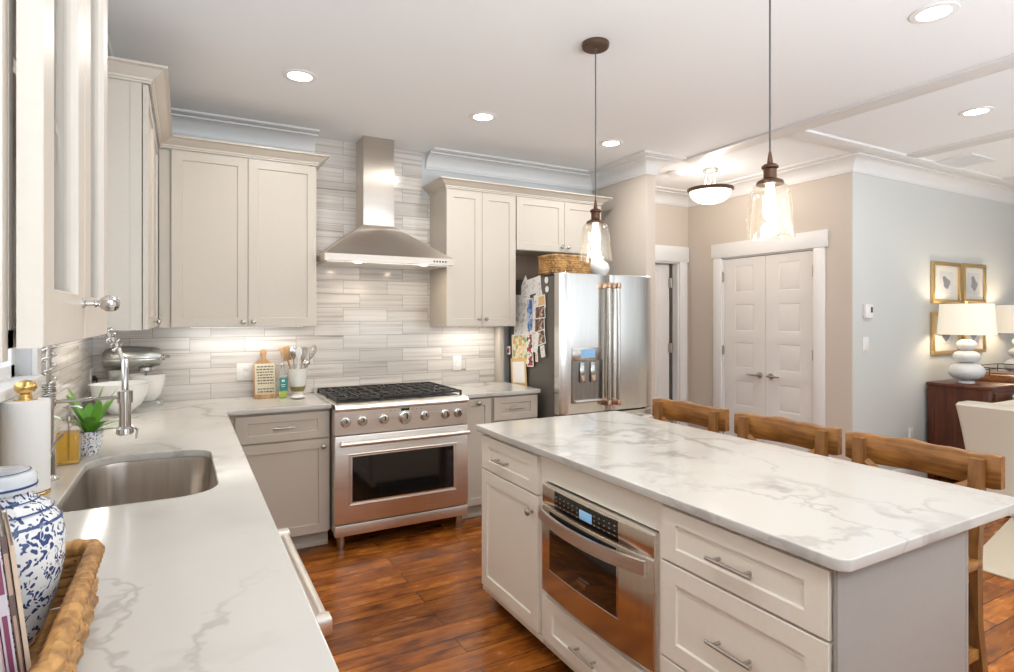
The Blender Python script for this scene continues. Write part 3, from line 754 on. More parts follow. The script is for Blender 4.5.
def rounded(poly, rad, n=6):
    """round each corner of a polygon; rad: one value or one per corner"""
    out = []; k = len(poly)
    for i in range(k):
        r = rad[i] if isinstance(rad, (list, tuple)) else rad
        p = Vector(poly[i]); a = Vector(poly[i - 1]); b = Vector(poly[(i + 1) % k])
        if r <= 0: out.append(tuple(p)); continue
        u = (a - p).normalized(); v = (b - p).normalized(); half = math.acos(max(-1, min(1, u.dot(v)))) / 2
        d = r / math.tan(half); c = p + (u + v).normalized() * (r / math.sin(half))
        s0 = p + u * d - c; s1 = p + v * d - c
        a0 = math.atan2(s0.y, s0.x); a1 = math.atan2(s1.y, s1.x); da = (a1 - a0 + PI) % (2 * PI) - PI
        for j in range(n + 1): out.append((c.x + r * math.cos(a0 + da * j / n), c.y + r * math.sin(a0 + da * j / n)))
    return out
CT0, CT1 = .884, .914
hole = rounded([(.100, -2.365), (.105, -1.70), (.19, -1.625), (.520, -1.665), (.525, -2.36)], [.05, .10, .12, .10, .12], 8)
slab('countertop', rounded([(XW + .010, -5.0), (.640, -5.0), (.640, -.640), (1.238, -.640), (1.238, -.010), (XW + .010, -.010)], [0, 0, .004, 0, 0, 0]), [hole], CT0, CT1, M['quartz'], 'long L-shaped white quartz worktop with grey veins and the sink cut into it')
slab('countertop', [(2.158, -.640), (2.800, -.640), (2.800, -.010), (2.158, -.010)], [], CT0, CT1, M['quartz'], 'short white quartz worktop between the range and the refrigerator')
slab('countertop', rounded([(1.724, -3.625), (2.644, -3.625), (2.644, -1.718), (1.724, -1.718)], [.035, .035, .02, .02]), [], CT0, CT1, M['quartz'], 'large white quartz island worktop with grey veining and rounded corners', )
# sink bowl
t = thing('kitchen_sink', 'undermount stainless sink set into the left worktop', 'sink', (.3, -2.0, .66))
def inset(poly, d, z):
    c = Vector((sum(p[0] for p in poly) / len(poly), sum(p[1] for p in poly) / len(poly)))
    o = []
    for x, y in poly:
        v = Vector((x, y)) - c; L_ = v.length; q = c + v * (1 - d / L_); o.append((q.x, q.y, z))
    return o
m = MB().strip([inset(hole, -.022, .8835), inset(hole, -.004, .8835), inset(hole, .000, .868), inset(hole, .012, .72), inset(hole, .035, .695), inset(hole, .10, .688)], cap=False)
m.bm.faces.new([m.bm.verts.new(p) for p in inset(hole, .10, .688)])
m.build('bowl', M['sink'], t)
MB().lathe([(.045, .688), (.045, .692), (.03, .692), (.028, .689), (.001, .689)], (.30, -2.0, 0), n=24).build('drain', M['chrome'], t)

# ------------------------------------------------------------------ island cabinets
IX = 1.765   # carcass front, doors 20 mm proud to x=1.745
FI = Face((IX, -1.735, 0), (0, -1, 0), (-1, 0, 0))   # u = distance toward the viewer
def U(y): return -1.735 - y
def icab(label, y0, y1, fronts, zlo=.105, body=True):
    t = thing('base_cabinet', label, 'cabinet', (2.05, (y0 + y1) / 2, 0))
    if body: MB().box((IX, y1, zlo), (2.345, y0, .883)).build('body', M['cab_isl'], t, smooth=0)
    MB().box((1.835, y1, 0), (2.340, y0, .074)).build('toe_kick', M['cab_dark'], t, smooth=0)  # shade of the toe space put into the colour
    MB().box((1.762, y1, .074), (1.80, y0, .104), .002).build('bottom_rail', M['cab_isl'], t)
    for kind, a, b, c0, c1, st in fronts:
        o = shaker(FI, U(a), U(b), c0, c1, st=st[0], srail=st[1]).build('drawer' if kind.startswith('drawer') else 'door', M['cab_isl'], t, smooth=0)
        if kind == 'drawer': bar_pull(FI, (U(a) + U(b)) / 2 + .0, (c0 + c1) / 2 - .008, .012, o, .15 if b - a < -.56 or True else .1, r=.0058)
        elif kind == 'drawer_s': bar_pull(FI, (U(a) + U(b)) / 2 - .05, (c0 + c1) / 2 - .01, .012, o, .13)
        else: knob(FI, U(b) - .040, c1 - .072, .020, o, 1.1)
    return t
A = icab('island cabinet with a small drawer over a door, at its far end', -1.735, -2.312, [('drawer_s', -1.757, -2.288, .703, .866, (.070, .045)), ('door', -1.755, -2.288, .113, .695, SD)])
MB().box((IX, -1.745, .105), (2.345, -1.732, .883)).build('end_panel', M['cab_isl'], A, smooth=0)
# microwave bay
t = thing('base_cabinet', 'island cabinet that frames the built-in microwave drawer, with one drawer below', 'cabinet', (2.05, -2.66, 0))
m = MB().box((IX - .004, -2.335, .105), (2.345, -2.316, .883)).box((IX - .004, -3.018, .105), (2.345, -3.002, .883)).box((IX - .004, -3.002, .775), (IX + .015, -2.335, .883)).box((IX - .004, -3.002, .296), (2.345, -2.335, .318)).box((IX, -3.002, .105), (2.345, -2.335, .29))
m.build('body', M['cab_isl'], t, smooth=0)
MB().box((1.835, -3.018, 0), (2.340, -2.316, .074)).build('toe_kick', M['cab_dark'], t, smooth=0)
MB().box((1.762, -3.018, .074), (1.80, -2.316, .104), .002).build('bottom_rail', M['cab_isl'], t)
o = shaker(FI, U(-2.325), U(-3.010), .113, .292, st=.075, srail=.045).build('drawer', M['cab_isl'], t, smooth=0)
bar_pull(FI, U(-2.628), .190, .012, o, .15)
C3 = icab('island cabinet with three stacked drawers, nearest the viewer', -3.020, -3.580, [('drawer', -3.026, -3.574, .705, .869, (.062, .045)), ('drawer', -3.026, -3.574, .402, .697, (.062, .055)), ('drawer', -3.026, -3.574, .113, .394, (.062, .055))])
MB().box((1.752, -3.592, 0), (2.350, -3.5805, .883), .001).build('end_panel', M['isl_shaded'], C3)
o = MB().box((2.3515, -3.592, 0), (2.366, -1.735, .883), .001).build('back_panel', M['isl_shaded']); put(o, 'plain shade-toned panel on the stool side of the island', 'panel')
# microwave drawer
t = thing('microwave_drawer', 'stainless built-in microwave drawer with a bowed handle in the island front', 'microwave', (1.9, -2.67, .33))
def bow(y): s = (y + 2.669) / .333; return .018 * (1 - s * s)
def bowed(y0, y1, z0, z1, x, th, n=14):
    secs = []
    for i in range(n + 1):
        y = y0 + (y1 - y0) * i / n; xf = x - bow(y)
        secs.append([(xf + th, y, z0), (xf + th, y, z1), (xf + .002, y, z1), (xf, y, z1 - .003), (xf, y, z0 + .003), (xf + .002, y, z0)])
    return MB().strip(secs)
MB().box((1.778, -2.992, .322), (2.30, -2.345, .766)).build('body', M['black'], t, smooth=0)
MB().box((1.742, -3.004, .322), (1.776, -2.336, .768), .002).build('trim_frame', M['steel'], t)
pn = bowed(-3.000, -2.338, .690, .766, 1.740, .03).build('control_panel', M['steel_mw'], t)
bowed(-2.838, -2.445, .690, .764, 1.7385, .01).build('black_glass', M['blackglass'], pn)
bowed(-2.700, -2.625, .708, .745, 1.7370, .004).build('display', M['lcd'], pn)
kd = plain('grey_key_print', (.26, .25, .23), .5)
m = MB()
for blk, (ya, yb, cnt) in enumerate(((-2.46, -2.61, 6), (-2.715, -2.825, 5))):
    for r_ in range(3):
        for k in range(cnt):
            y = ya + (yb - ya) * k / (cnt - 1); z = .744 - r_ * .017; x = 1.7372 - bow(y)
            m.box((x - .0005, y - .004, z - .0018), (x + .001, y + .004, z + .0018))
ks = m.build('keypad', kd, pn, smooth=0); ks['kind'] = 'stuff'
dr = bowed(-3.000, -2.338, .325, .684, 1.738, .03).build('door', M['steel_mw'], t)
bowed(-2.835, -2.408, .432, .672, 1.7368, .006).build('window', M['blackglass'], dr)
m = MB(); 
for (a, b, c0, c1) in ((-2.842, -2.402, .424, .432), (-2.842, -2.835, .432, .676), (-2.408, -2.402, .432, .676)):
    secs = bowed(a, b, c0, c1, 1.7362, .006, 8 if abs(a - b) > .1 else 1)
    me_ = bpy.data.meshes.new('t'); secs.bm.to_mesh(me_); m.bm.from_mesh(me_); secs.bm.free(); bpy.data.meshes.remove(me_)
m.build('window_trim', M['chrome'], dr)
secs = []
for i in range(25):
    s = -1 + 2 * i / 24; y = -2.648 + .322 * s; x = 1.732 - .050 * (1 - abs(s) ** 2.2) - .008
    z = .650
    secs.append([(x, y, z - .024), (x, y, z + .022), (x + .010, y, z + .024), (x + .012, y, z), (x + .010, y, z - .026)])
MB().strip(secs).build('handle', M['steel'], dr)
MB().box((1.7125, -2.676, .472), (1.7135 + .006, -2.616, .482)).box((1.7145, -2.668, .462), (1.7185, -2.632, .466)).build('badge', M['chrome'], dr, smooth=0)

# ------------------------------------------------------------------ range
t = thing('gas_range', 'wide stainless gas range with black grates, seven knobs and an oven window', 'stove', (1.697, -.36, 0))
x0, x1 = 1.243, 2.151
MB().box((x0 + .004, -.675, .10), (x1 - .004, -.015, .880)).build('body', M['steel'], t, smooth=0)
# control panel and bull-nosed top edge
pf = [(-.66, .722), (-.716, .722), (-.716, .868), (-.735, .876), (-.742, .888), (-.738, .902), (-.724, .912), (-.66, .914)]
cp_ = MB().prism(pf, x0, x1, 'x').build('control_panel', M['steel'], t)
top = MB().box((x0, -.715, .880), (x1, -.020, .914), .003).build('cooktop', M['steel'], t)
MB().box((x0 + .035, -.655, .9135), (x1 - .035, -.06, .917), .001).build('spill_tray', M['black'], top)
m = MB().box((x0, -.055, .914), (x1, -.020, .948), .002)
for k in range(46):
    x = x0 + .03 + k * (x1 - x0 - .06) / 45; m.box((x - .003, -.056, .948), (x + .003, -.050, .953))
m.build('rear_vent', M['steel'], top, smooth=0)
for g in range(3):
    gx0 = x0 + .022 + g * .2885; gx1 = gx0 + .286; gm = MB()
    for y in (-.665, -.515, -.365, -.215, -.068): gm.box((gx0, y - .006, .938), (gx1, y + .006, .952), .002)
    for x in (gx0 + .006, gx0 + .075, gx0 + .143, gx0 + .211, gx1 - .006): gm.box((x - .006, -.671, .938), (x + .006, -.062, .952), .002)
    for cy in (-.515, -.215):
        cx = (gx0 + gx1) / 2
        for q in range(8):
            a = PI / 8 + q * PI / 4; gm.tube([(cx + .045 * math.cos(a), cy + .045 * math.sin(a), .947), (cx + .12 * math.cos(a), cy + .12 * math.sin(a), .947)], .006, 6)
    for x in (gx0 + .006, gx1 - .006):
        for y in (-.665, -.365, -.068): gm.box((x - .006, y - .006, .916), (x + .006, y + .006, .94))
    gm.build('grate', M['iron'], t, smooth=0)
    for cy in (-.515, -.215):
        b = MB().lathe([(.055, .917), (.055, .922), (.044, .925), (.044, .932), (.034, .935), (.004, .936)], (cx, cy, 0), n=24).build('burner', M['iron'], t)
for i, kx in enumerate((1.309, 1.416, 1.556, 1.697, 1.835, 1.984, 2.078)):
    s_ = 1.35 if i == 3 else 1.0; zz = .802
    q = Matrix.Translation((kx, -.716, zz)) @ Vector((0, 0, 1)).rotation_difference(Vector((0, -1, 0))).to_matrix().to_4x4() @ Matrix.Scale(s_, 4)
    k = MB().lathe([(.029, 0), (.029, .006), (.024, .008), (.023, .030), (.020, .034), (.003, .035)], M=q, n=32, flute=lambda t_: 1 - .05 * (math.cos(8 * t_) > .5)).build('knob', M['chrome'], t)
    MB().lathe([(.034, .0), (.034, .003), (.029, .004)], M=q, n=28, cap=False).build('knob_ring', M['nickel'], k)
    MB().box((kx - .003 * s_, -.716 - .037 * s_, zz - .004), (kx + .003 * s_, -.716 - .034 * s_, zz + .022 * s_)).build('pointer', M['black'], k, smooth=0)
MB().box((1.672, -.7185, .846), (1.728, -.7155, .864), .001).build('display', M['blackglass'], cp_, smooth=0)
m = MB()
for kx in (1.60, 1.63, 1.75, 1.78, 1.81): m.box((kx - .004, -.7175, .850), (kx + .004, -.7155, .855))
m.build('light_marks', kd, cp_, smooth=0)
# oven door
d = MB().box((x0, -.724, .164), (x1, -.676, .716), .005).build('door', M['steel'], t)
wm = MB(); bm = wm.bm
def rr(a, b, c, e, y): return [bm.verts.new(p) for p in ((a, y, c), (b, y, c), (b, y, e), (a, y, e))]
A_ = rr(1.325, 2.068, .272, .602, -.7245); B_ = rr(1.330, 2.063, .277, .597, -.727); C_ = rr(1.352, 2.041, .300, .580, -.7215)
for P_, Q_ in ((A_, B_), (B_, C_)):
    for k in range(4): bm.faces.new((P_[k], P_[(k + 1) % 4], Q_[(k + 1) % 4], Q_[k]))
wm.build('window_trim', M['steel'], d, smooth=0)
MB().box((1.350, -.7245, .298), (2.043, -.720, .582)).build('window', M['blackglass'], d, smooth=0)
m = MB().tube([(1.262, -.790, .676), (2.130, -.790, .676)], .0145, 16)
for x in (1.285, 2.108): m.tube([(x, -.724, .676), (x, -.790, .676)], .011, 12)
m.build('handle', M['copper'] if False else M['steel'], d)
MB().box((x0, -.722, .088), (x1, -.676, .158), .004).build('kick_panel', M['steel'], t)
for x in (1.292, 2.102):
    for y in (-.665, -.08): MB().tube([(x, y, 0), (x, y, .02), (x, y, .10)], [.027, .027, .027], 20).build('leg', M['steel_v'], t)

# ------------------------------------------------------------------ range hood
t = thing('range_hood', 'pyramid-shaped stainless chimney hood above the range', 'range hood', (1.67, -.2, 1.838))
X0, X1 = 1.226, 2.143
m = MB().strip([[(X0, -.50, 1.838), (X1, -.50, 1.838), (X1, -.010, 1.838), (X0, -.010, 1.838)], [(X0, -.50, 1.884), (X1, -.50, 1.884), (X1, -.010, 1.884), (X0, -.010, 1.884)], [(1.555, -.225, 2.128), (1.785, -.225, 2.128), (1.785, -.010, 2.128), (1.555, -.010, 2.128)]])
cn = m.build('canopy', M['steel_hood'], t, smooth=0)
MB().box((1.555, -.223, 2.128), (1.785, -.010, CEIL - .001), .002).build('chimney', M['steel_hood'], t)
MB().box((1.5535, -.2245, 2.126), (1.7865, -.010, 2.136), .001).build('collar', M['steel_hood'], t)
for a, b in ((1.25, 1.535), (1.54, 1.825), (1.83, 2.12)):
    f = MB().box((a, -.46, 1.832), (b, -.06, 1.838)).build('filter', M['steel'], cn, smooth=0)
for x in (1.45, 1.92):
    MB().lathe([(.026, 1.829), (.026, 1.834)], (x, -.475, 0), n=20).build('lamp_lens', M['undercab'], t)
m = MB()
for k in range(5): m.lathe([(.006, 0), (.006, .002)], M=Matrix.Translation((1.99 + k * .022, -.500, 1.861)) @ Matrix.Rotation(R(90), 4, 'X'), n=12)
o = m.build('button', M['black'], cn); o['kind'] = 'stuff'; 
bpy.data.objects.remove(o)
for k in range(5):
    MB().box((1.985 + k * .022, -.5015, 1.855), (1.997 + k * .022, -.4995, 1.867), .0005).build('button', M['black'], cn, smooth=0)
for x in (1.45, 1.92): area('hood_lamp', (x, -.40, 1.825), .04, 1.2, (1, .85, .65))

# ------------------------------------------------------------------ refrigerator
t = thing('refrigerator', 'stainless french-door refrigerator with water dispenser and dark grey side', 'refrigerator', (3.3, -.4, 0))
MB().box((2.850, -.745, .02), (3.760, -.060, 1.772), .004).build('body', M['fr_side'], t)
def fdoor(xa, xb, za, zb):
    secs = []; n = 12
    for i in range(n + 1):
        x = xa + (xb - xa) * i / n; e = min(1, (i / n) * (1 - i / n) * 4 * 2.2) ** .5
        yf = -.812 - .020 * (max(0, 1 - abs(2 * i / n - 1) ** 5)) ** .6
        secs.append([(x, -.752, za), (x, -.752, zb), (x, yf + .004, zb), (x, yf, zb - .005), (x, yf, za + .005), (x, yf + .004, za)])
    return MB().strip(secs)
dl = fdoor(2.853, 3.322, .735, 1.793).build('door', M['steel_fr'], t)
dr = fdoor(3.327, 3.760, .735, 1.793).build('door', M['steel_fr'], t)
fz = fdoor(2.853, 3.760, .075, .722).build('freezer_drawer', M['steel_fr'], t)
for dd, x in ((dl, 3.264), (dr, 3.354)):
    h_ = MB().tube([(x, -.885, .815), (x, -.888, 1.26), (x, -.885, 1.70)], .0155, 16).build('handle', M['steel_v'], dd)
    for z in (.805, 1.705): MB().box((x - .017, -.902, z - .022), (x + .017, -.830, z + .022), .005).build('handle_bracket', M['copper'], dd)
m = MB().tube([(2.93, -.885, .665), (3.69, -.885, .665)], .0155, 16)
for x in (2.95, 3.67): m.box((x - .02, -.900, .648), (x + .02, -.830, .682), .004)
m.build('handle', M['steel'], fz)
# dispenser: frame, display, recess with paddle
m = MB().box((2.955, -.840, 1.135), (3.235, -.826, 1.232), .003)
dp = m.build('dispenser', M['steel_v'], dl)
MB().box((3.035, -.8435, 1.155), (3.165, -.8395, 1.218), .001).build('display', M['lcd'], dp, smooth=0)
m = MB(); bm = m.bm
A_ = [(2.955, .815), (3.235, .815), (3.235, 1.135), (2.955, 1.135)]; B_ = [(2.972, .835), (3.218, .835), (3.218, 1.130), (2.972, 1.130)]
Av = [bm.verts.new((x, -.842, z)) for x, z in A_]; Bv = [bm.verts.new((x, -.842, z)) for x, z in B_]; Cv = [bm.verts.new((x, -.834, z)) for x, z in B_]; Dv = [bm.verts.new((x, -.826, z)) for x, z in A_]
for P_, Q_ in ((Dv, Av), (Av, Bv), (Bv, Cv)):
    for k in range(4): bm.faces.new((P_[k], P_[(k + 1) % 4], Q_[(k + 1) % 4], Q_[k]))
bm.faces.new(Cv)
m.build('dispenser_recess', steel('shaded_recess_steel', (.30, .28, .26), .25, (120, 120, 2), var=.25), dl, smooth=0)  # steel darkened in colour so the shallow recess looks shaded
MB().box((3.02, -.850, .97), (3.075, -.836, 1.12), .006).box((3.12, -.850, .97), (3.175, -.836, 1.12), .006).build('paddle', M['chrome'], dp)
MB().box((2.972, -.862, .822), (3.218, -.836, .838), .003).build('drip_tray', M['steel'], dl)
MB().lathe([(.016, 0), (.016, .002)], M=Matrix.Translation((3.70, -.826, 1.66)) @ Matrix.Rotation(R(90), 4, 'X'), n=20).build('badge', M['chrome'], dr)
MB().box((2.853, -.70, 1.772), (2.93, -.62, 1.790), .003).box((3.68, -.70, 1.772), (3.757, -.62, 1.790), .003).build('hinge_cover', M['black'], t)
MB().box((2.87, -.72, 0), (3.74, -.10, .02)).build('base', M['black'], t, smooth=0)

# papers and magnets on the dark side of the refrigerator
def picmat(name, cols, sc=28):
    m, nt, b = new(name); vo = N(nt, 'ShaderNodeTexVoronoi', Scale=float(sc)); L(nt, objc(nt), vo.inputs['Vector'])
    s = N(nt, 'ShaderNodeSeparateColor'); L(nt, vo.outputs['Color'], s.inputs[0])
    r = ramp(nt, [(i / len(cols), c) for i, c in enumerate(cols)], 'CONSTANT'); L(nt, s.outputs[0], r.inputs['Fac']); L(nt, r.outputs['Color'], b.inputs['Base Color']); b.inputs['Roughness'].default_value = .45
    return m
P_dark = picmat('dark_photo_print', [(.06, .03, .02), (.35, .16, .09), (.62, .5, .42), (.12, .08, .08)], 45)
P_draw = picmat('crayon_drawing', [(.75, .62, .40), (.80, .72, .55), (.75, .38, .10), (.20, .45, .16), (.78, .70, .5)], 38)
P_red = picmat('red_and_white_print', [(.82, .80, .78), (.45, .05, .06), (.08, .05, .05), (.8, .75, .7)], 40)
P_blue = picmat('blue_print', [(.06, .16, .42), (.20, .34, .62), (.07, .14, .36), (.5, .58, .72)], 30)
P_white = picmat('pencil_sketch', [(.80, .79, .76), (.76, .74, .70), (.55, .52, .5), (.82, .81, .78), (.80, .79, .77)], 40)
XF = 2.850; lay = [0]
def stuck(name, y, z, w_, h, rot, rim, inner, label, cat='paper', mar=.008, poly=None, group='papers and magnets on the refrigerator side'):
    lay[0] += 1; k_ = 1.14 if name != 'magnet' else 1; w_ *= k_; h *= k_; poly = poly and [(a * k_, b * k_) for a, b in poly]; x = XF - .0012 - .0012 * lay[0]
    t_ = thing(name, label, cat, (x, y, z), 0, group)
    Rm = Matrix.Rotation(R(rot), 4, 'X')
    pl = poly or [(-w_ / 2, -h / 2), (w_ / 2, -h / 2), (w_ / 2, h / 2), (-w_ / 2, h / 2)]
    MB().prism(pl, -.0006, .0006, 'x', M=Rm).build('sheet', rim, t_, local=True, smooth=0)
    if inner: MB().prism([(a * (1 - 2 * mar / w_), b * (1 - 2 * mar / h)) for a, b in pl], -.0010, -.0006, 'x', M=Rm).build('print', inner, t_, local=True, smooth=0)
pw = M['paper']; tan_ = plain('tan_card', (.72, .48, .22), .7)
stuck('drawing', -.33, 1.69, .11, .19, 4, pw, P_white, 'tall pointed white paper cutout at the top left of the fridge side', poly=[(-.05, -.09), (.05, -.09), (.055, .02), (.0, .1), (-.05, .03)])
stuck('card', -.46, 1.71, .20, .11, -8, pw, P_white, 'wide white card at the top of the fridge side')
stuck('drawing', -.565, 1.67, .12, .16, 12, pw, P_white, 'tilted white triangular paper near the top right of the fridge side', poly=[(-.07, -.08), (.06, -.07), (.03, .08)])
stuck('magnet', -.655, 1.745, .05, .05, 0, pw, None, 'upper round white magnet in the top corner of the fridge side', 'magnet', poly=[(.026 * math.cos(k * PI / 8), .026 * math.sin(k * PI / 8)) for k in range(16)])
stuck('magnet', -.665, 1.675, .05, .05, 0, pw, None, 'lower round pale magnet in the top corner of the fridge side', 'magnet', poly=[(.024 * math.cos(k * PI / 8), .024 * math.sin(k * PI / 8)) for k in range(16)])
stuck('clip', -.34, 1.60, .12, .05, -5, tan_, None, 'orange-tan clip strip under the white cutouts', 'clip')
stuck('sheet', -.29, 1.46, .21, .32, 3, pw, P_white, 'large white sketched sheet on the upper left of the fridge side')
stuck('flyer', -.42, 1.475, .085, .24, -3, pw, P_blue, 'narrow blue flyer in the middle of the fridge side')
stuck('photo_strip', -.50, 1.46, .06, .30, 5, pw, P_white, 'long narrow white strip beside the blue flyer')
stuck('photo', -.60, 1.58, .09, .09, -8, pw, tan_, 'small tan square photo above the dark photographs', 'photo')
stuck('photo', -.575, 1.50, .13, .09, -6, pw, P_dark, 'topmost dark photograph in the column on the right of the fridge side', 'photo')
stuck('photo', -.57, 1.40, .13, .10, -4, pw, P_dark, 'middle dark photograph in the column on the fridge side', 'photo')
stuck('photo', -.575, 1.30, .14, .10, -14, pw, P_dark, 'lowest dark photograph in the column, tilted, on the fridge side', 'photo')
stuck('sheet', -.49, 1.27, .12, .14, 10, pw, P_white, 'small white sheet left of the lowest dark photograph')
stuck('drawing', -.27, 1.20, .22, .21, -3, pw, P_draw, 'colourful child drawing in orange and green on the fridge side')
stuck('certificate', -.255, 1.01, .22, .20, -5, tan_, pw, 'tan-bordered white certificate, lowest paper on the fridge side', mar=.028)
stuck('photo_strip', -.435, 1.20, .085, .23, -4, pw, P_red, 'red, black and white photo strip beside the colourful drawing')
stuck('magnet', -.085, 1.18, .07, .07, -4, pw, P_red, 'small framed white magnet set apart at the left of the papers', 'magnet', mar=.014)
stuck('magnet', -.63, 1.20, .06, .09, -12, pw, P_white, 'pale rectangular magnet right of the photo strip, low on the fridge side', 'magnet')
stuck('magnet', -.545, 1.15, .035, .07, 0, pw, tan_, 'tiny upright tan magnet at the lower right of the papers', 'magnet')

# things on top of the refrigerator
def woven_box(t_, x0, x1, y0, y1, z0, z1, mat, rows=7, tick=.022, flare=.0, thick=.012, r=.010, wall='side'):
    """basket walls from stacked wavy strands, one mesh"""
    m = MB()
    for k in range(rows):
        z = z0 + (z1 - z0) * (k + .5) / rows; f = flare * (k + .5) / rows
        a, b, c, d = x0 - f, x1 + f, y0 - f, y1 + f
        pts = rounded([(a, c), (b, c), (b, d), (a, d)], .03, 4); P = []
        for i in range(len(pts)):
            p = Vector(pts[i]); q = Vector(pts[(i + 1) % len(pts)]); n = max(1, int((q - p).length / tick))
            for j in range(n): P.append(p.lerp(q, j / n))
        cx, cy = (a + b) / 2, (c + d) / 2; out = []
        for i, p in enumerate(P):
            s = .0035 * (1 if (i + k) % 2 else -1); v = Vector((p.x - cx, p.y - cy)).normalized()
            out.append((p.x + v.x * s, p.y + v.y * s, z))
        m.tube(out, r, 6, closed=True)
    return m.build(wall, mat, t_)
t = thing('wicker_basket', 'low rectangular honey wicker basket on top of the refrigerator', 'basket', (3.02, -.60, 1.795))
woven_box(t, 2.87, 3.215, -.72, -.50, 1.800, 1.925, M['wicker'], 7, r=.0105)
MB().box((2.87, -.72, 1.793), (3.215, -.50, 1.80), .002).build('bottom', M['wicker'], t)
MB().tube([(x, y, 1.930) for x, y in rounded([(2.867, -.723), (3.218, -.723), (3.218, -.497), (2.867, -.497)], .03, 5)], .013, 8, closed=True).build('rim', M['wicker'], t)
t = thing('ceramic_jar', 'round white ceramic jar on top of the refrigerator beside the basket', 'jar', (3.385, -.60, 1.795))
MB().lathe([(.045, 1.795), (.060, 1.80), (.085, 1.835), (.090, 1.865), (.078, 1.90), (.045, 1.925), (.040, 1.935), (.046, 1.942)], (3.385, -.60, 0), n=32).build('body', M['ceramic'], t)
MB().lathe([(.046, 1.943), (.044, 1.955), (.018, 1.965), (.012, 1.972), (.014, 1.982), (.004, 1.986)], (3.385, -.60, 0), n=24).build('lid', M['ceramic'], t)

# ------------------------------------------------------------------ things around the sink
t = thing('paper_towel_holder', 'white paper towel roll on a holder with a round gold finial, by the left wall', 'paper towel holder', (-.002, -2.106, .914))
PX, PY = -.002, -2.106
MB().lathe([(.0625, .9145), (.0625, .920), (.060, .924), (.01, .926)], (PX, PY, 0), n=32).build('base', M['gold'], t)
MB().lathe([(.022, .927), (.060, .927), (.061, .930), (.061, 1.203), (.060, 1.206), (.022, 1.206)], (PX, PY, 0), n=40, cap=False).build('paper_roll', M['paper'], t)
MB().tube([(PX, PY, .925), (PX, PY, 1.212)], .008, 12).build('rod', M['gold'], t)
MB().lathe([(.030, 1.207), (.030, 1.210), (.017, 1.211), (.016, 1.224), (.013, 1.227), (.022, 1.231), (.029, 1.243), (.029, 1.252), (.022, 1.263), (.008, 1.268), (.002, 1.269)], (PX, PY, 0), n=32).build('finial', M['gold'], t)

t = thing('kitchen_faucet', 'tall polished spring-neck kitchen faucet arching over the sink', 'faucet', (.028, -1.94, .914))
fx, fy = .028, -1.94
MB().lathe([(.030, .9145), (.030, .920), (.024, .925), (.021, .932)], (fx, fy, 0), n=28).build('base', M['chrome'], t)
MB().tube([(fx, fy, .92), (fx, fy, 1.02), (fx, fy, 1.021), (fx, fy, 1.16), (fx, fy, 1.161), (fx, fy, 1.19)], [.019, .019, .014, .014, .019, .019], 20).build('body', M['chrome'], t)
def arch(s):   # hose centre line, 0..1, from the riser up and over down to the spray head
    hx_ = .243
    pts = [(fx, 1.19), (fx, 1.34), (fx + .003, 1.42), (fx + .025, 1.475), (fx + .065, 1.50), (fx + .110, 1.485), (fx + .148, 1.430), (fx + .192, 1.360), (hx_ - .006, 1.305)]
    f = s * (len(pts) - 1); i = min(int(f), len(pts) - 2); u = f - i
    def g(k): return Vector(pts[max(0, min(len(pts) - 1, k))])
    a, b, c, d = g(i - 1), g(i), g(i + 1), g(i + 2)
    v = .5 * ((2 * b) + (c - a) * u + (2 * a - 5 * b + 4 * c - d) * u * u + (3 * b - a - 3 * c + d) * u ** 3)
    return Vector((v.x, fy, v.y))
MB().tube([arch(i / 40) for i in range(41)], .0075, 10).build('hose', M['nickel'], t)
sp = []; turns = 28; steps = turns * 12
for i in range(steps + 1):
    s = i / steps * .90; c = arch(s); tg = (arch(min(1, s + .004)) - arch(max(0, s - .004))).normalized(); up = Vector((0, 1, 0)); sd = tg.cross(up).normalized()
    a = 2 * PI * turns * i / steps; sp.append(c + (up * math.cos(a) + sd * math.sin(a)) * .0185)
MB().tube(sp, .0034, 6).build('spring', M['chrome'], t)
m = MB()
for k in range(7): m.lathe([(.0185, 1.192 + k * .0075), (.0205, 1.1935 + k * .0075), (.0205, 1.1965 + k * .0075), (.0185, 1.198 + k * .0075)], (fx, fy, 0), n=20)
m.build('spring_collar', M['chrome'], t)
m = MB().tube([(fx, fy, 1.176), (.243, fy, 1.180)], .0065, 12); m.lathe([(.0235, 1.160), (.0235, 1.200)], (.243, fy, 0), n=24); m.lathe([(.020, 1.164), (.020, 1.188)], (fx, fy, 0), n=24)
m.build('docking_arm', M['chrome'], t)
m = MB().lathe([(.009, 1.315), (.011, 1.310), (.0105, 1.205), (.0185, 1.195), (.0185, 1.075), (.026, 1.068), (.027, 1.052), (.022, 1.047), (.004, 1.046)], (.243, fy, 0), n=24)
sh = m.build('spray_head', M['chrome'], t)
MB().tube([(.262, fy, 1.078), (.280, fy, 1.062), (.276, fy - .004, 1.030)], [.004, .004, .003], 8).build('spray_lever', M['chrome'], sh)
m = MB().tube([(.028, fy, 1.0), (.028, fy - .030, 1.0)], .013, 14).tube([(.028, fy - .034, 1.0), (.055, fy - .045, 1.05), (.075, fy - .048, 1.075)], [.006, .005, .004], 10)
m.build('lever', M['chrome'], t)

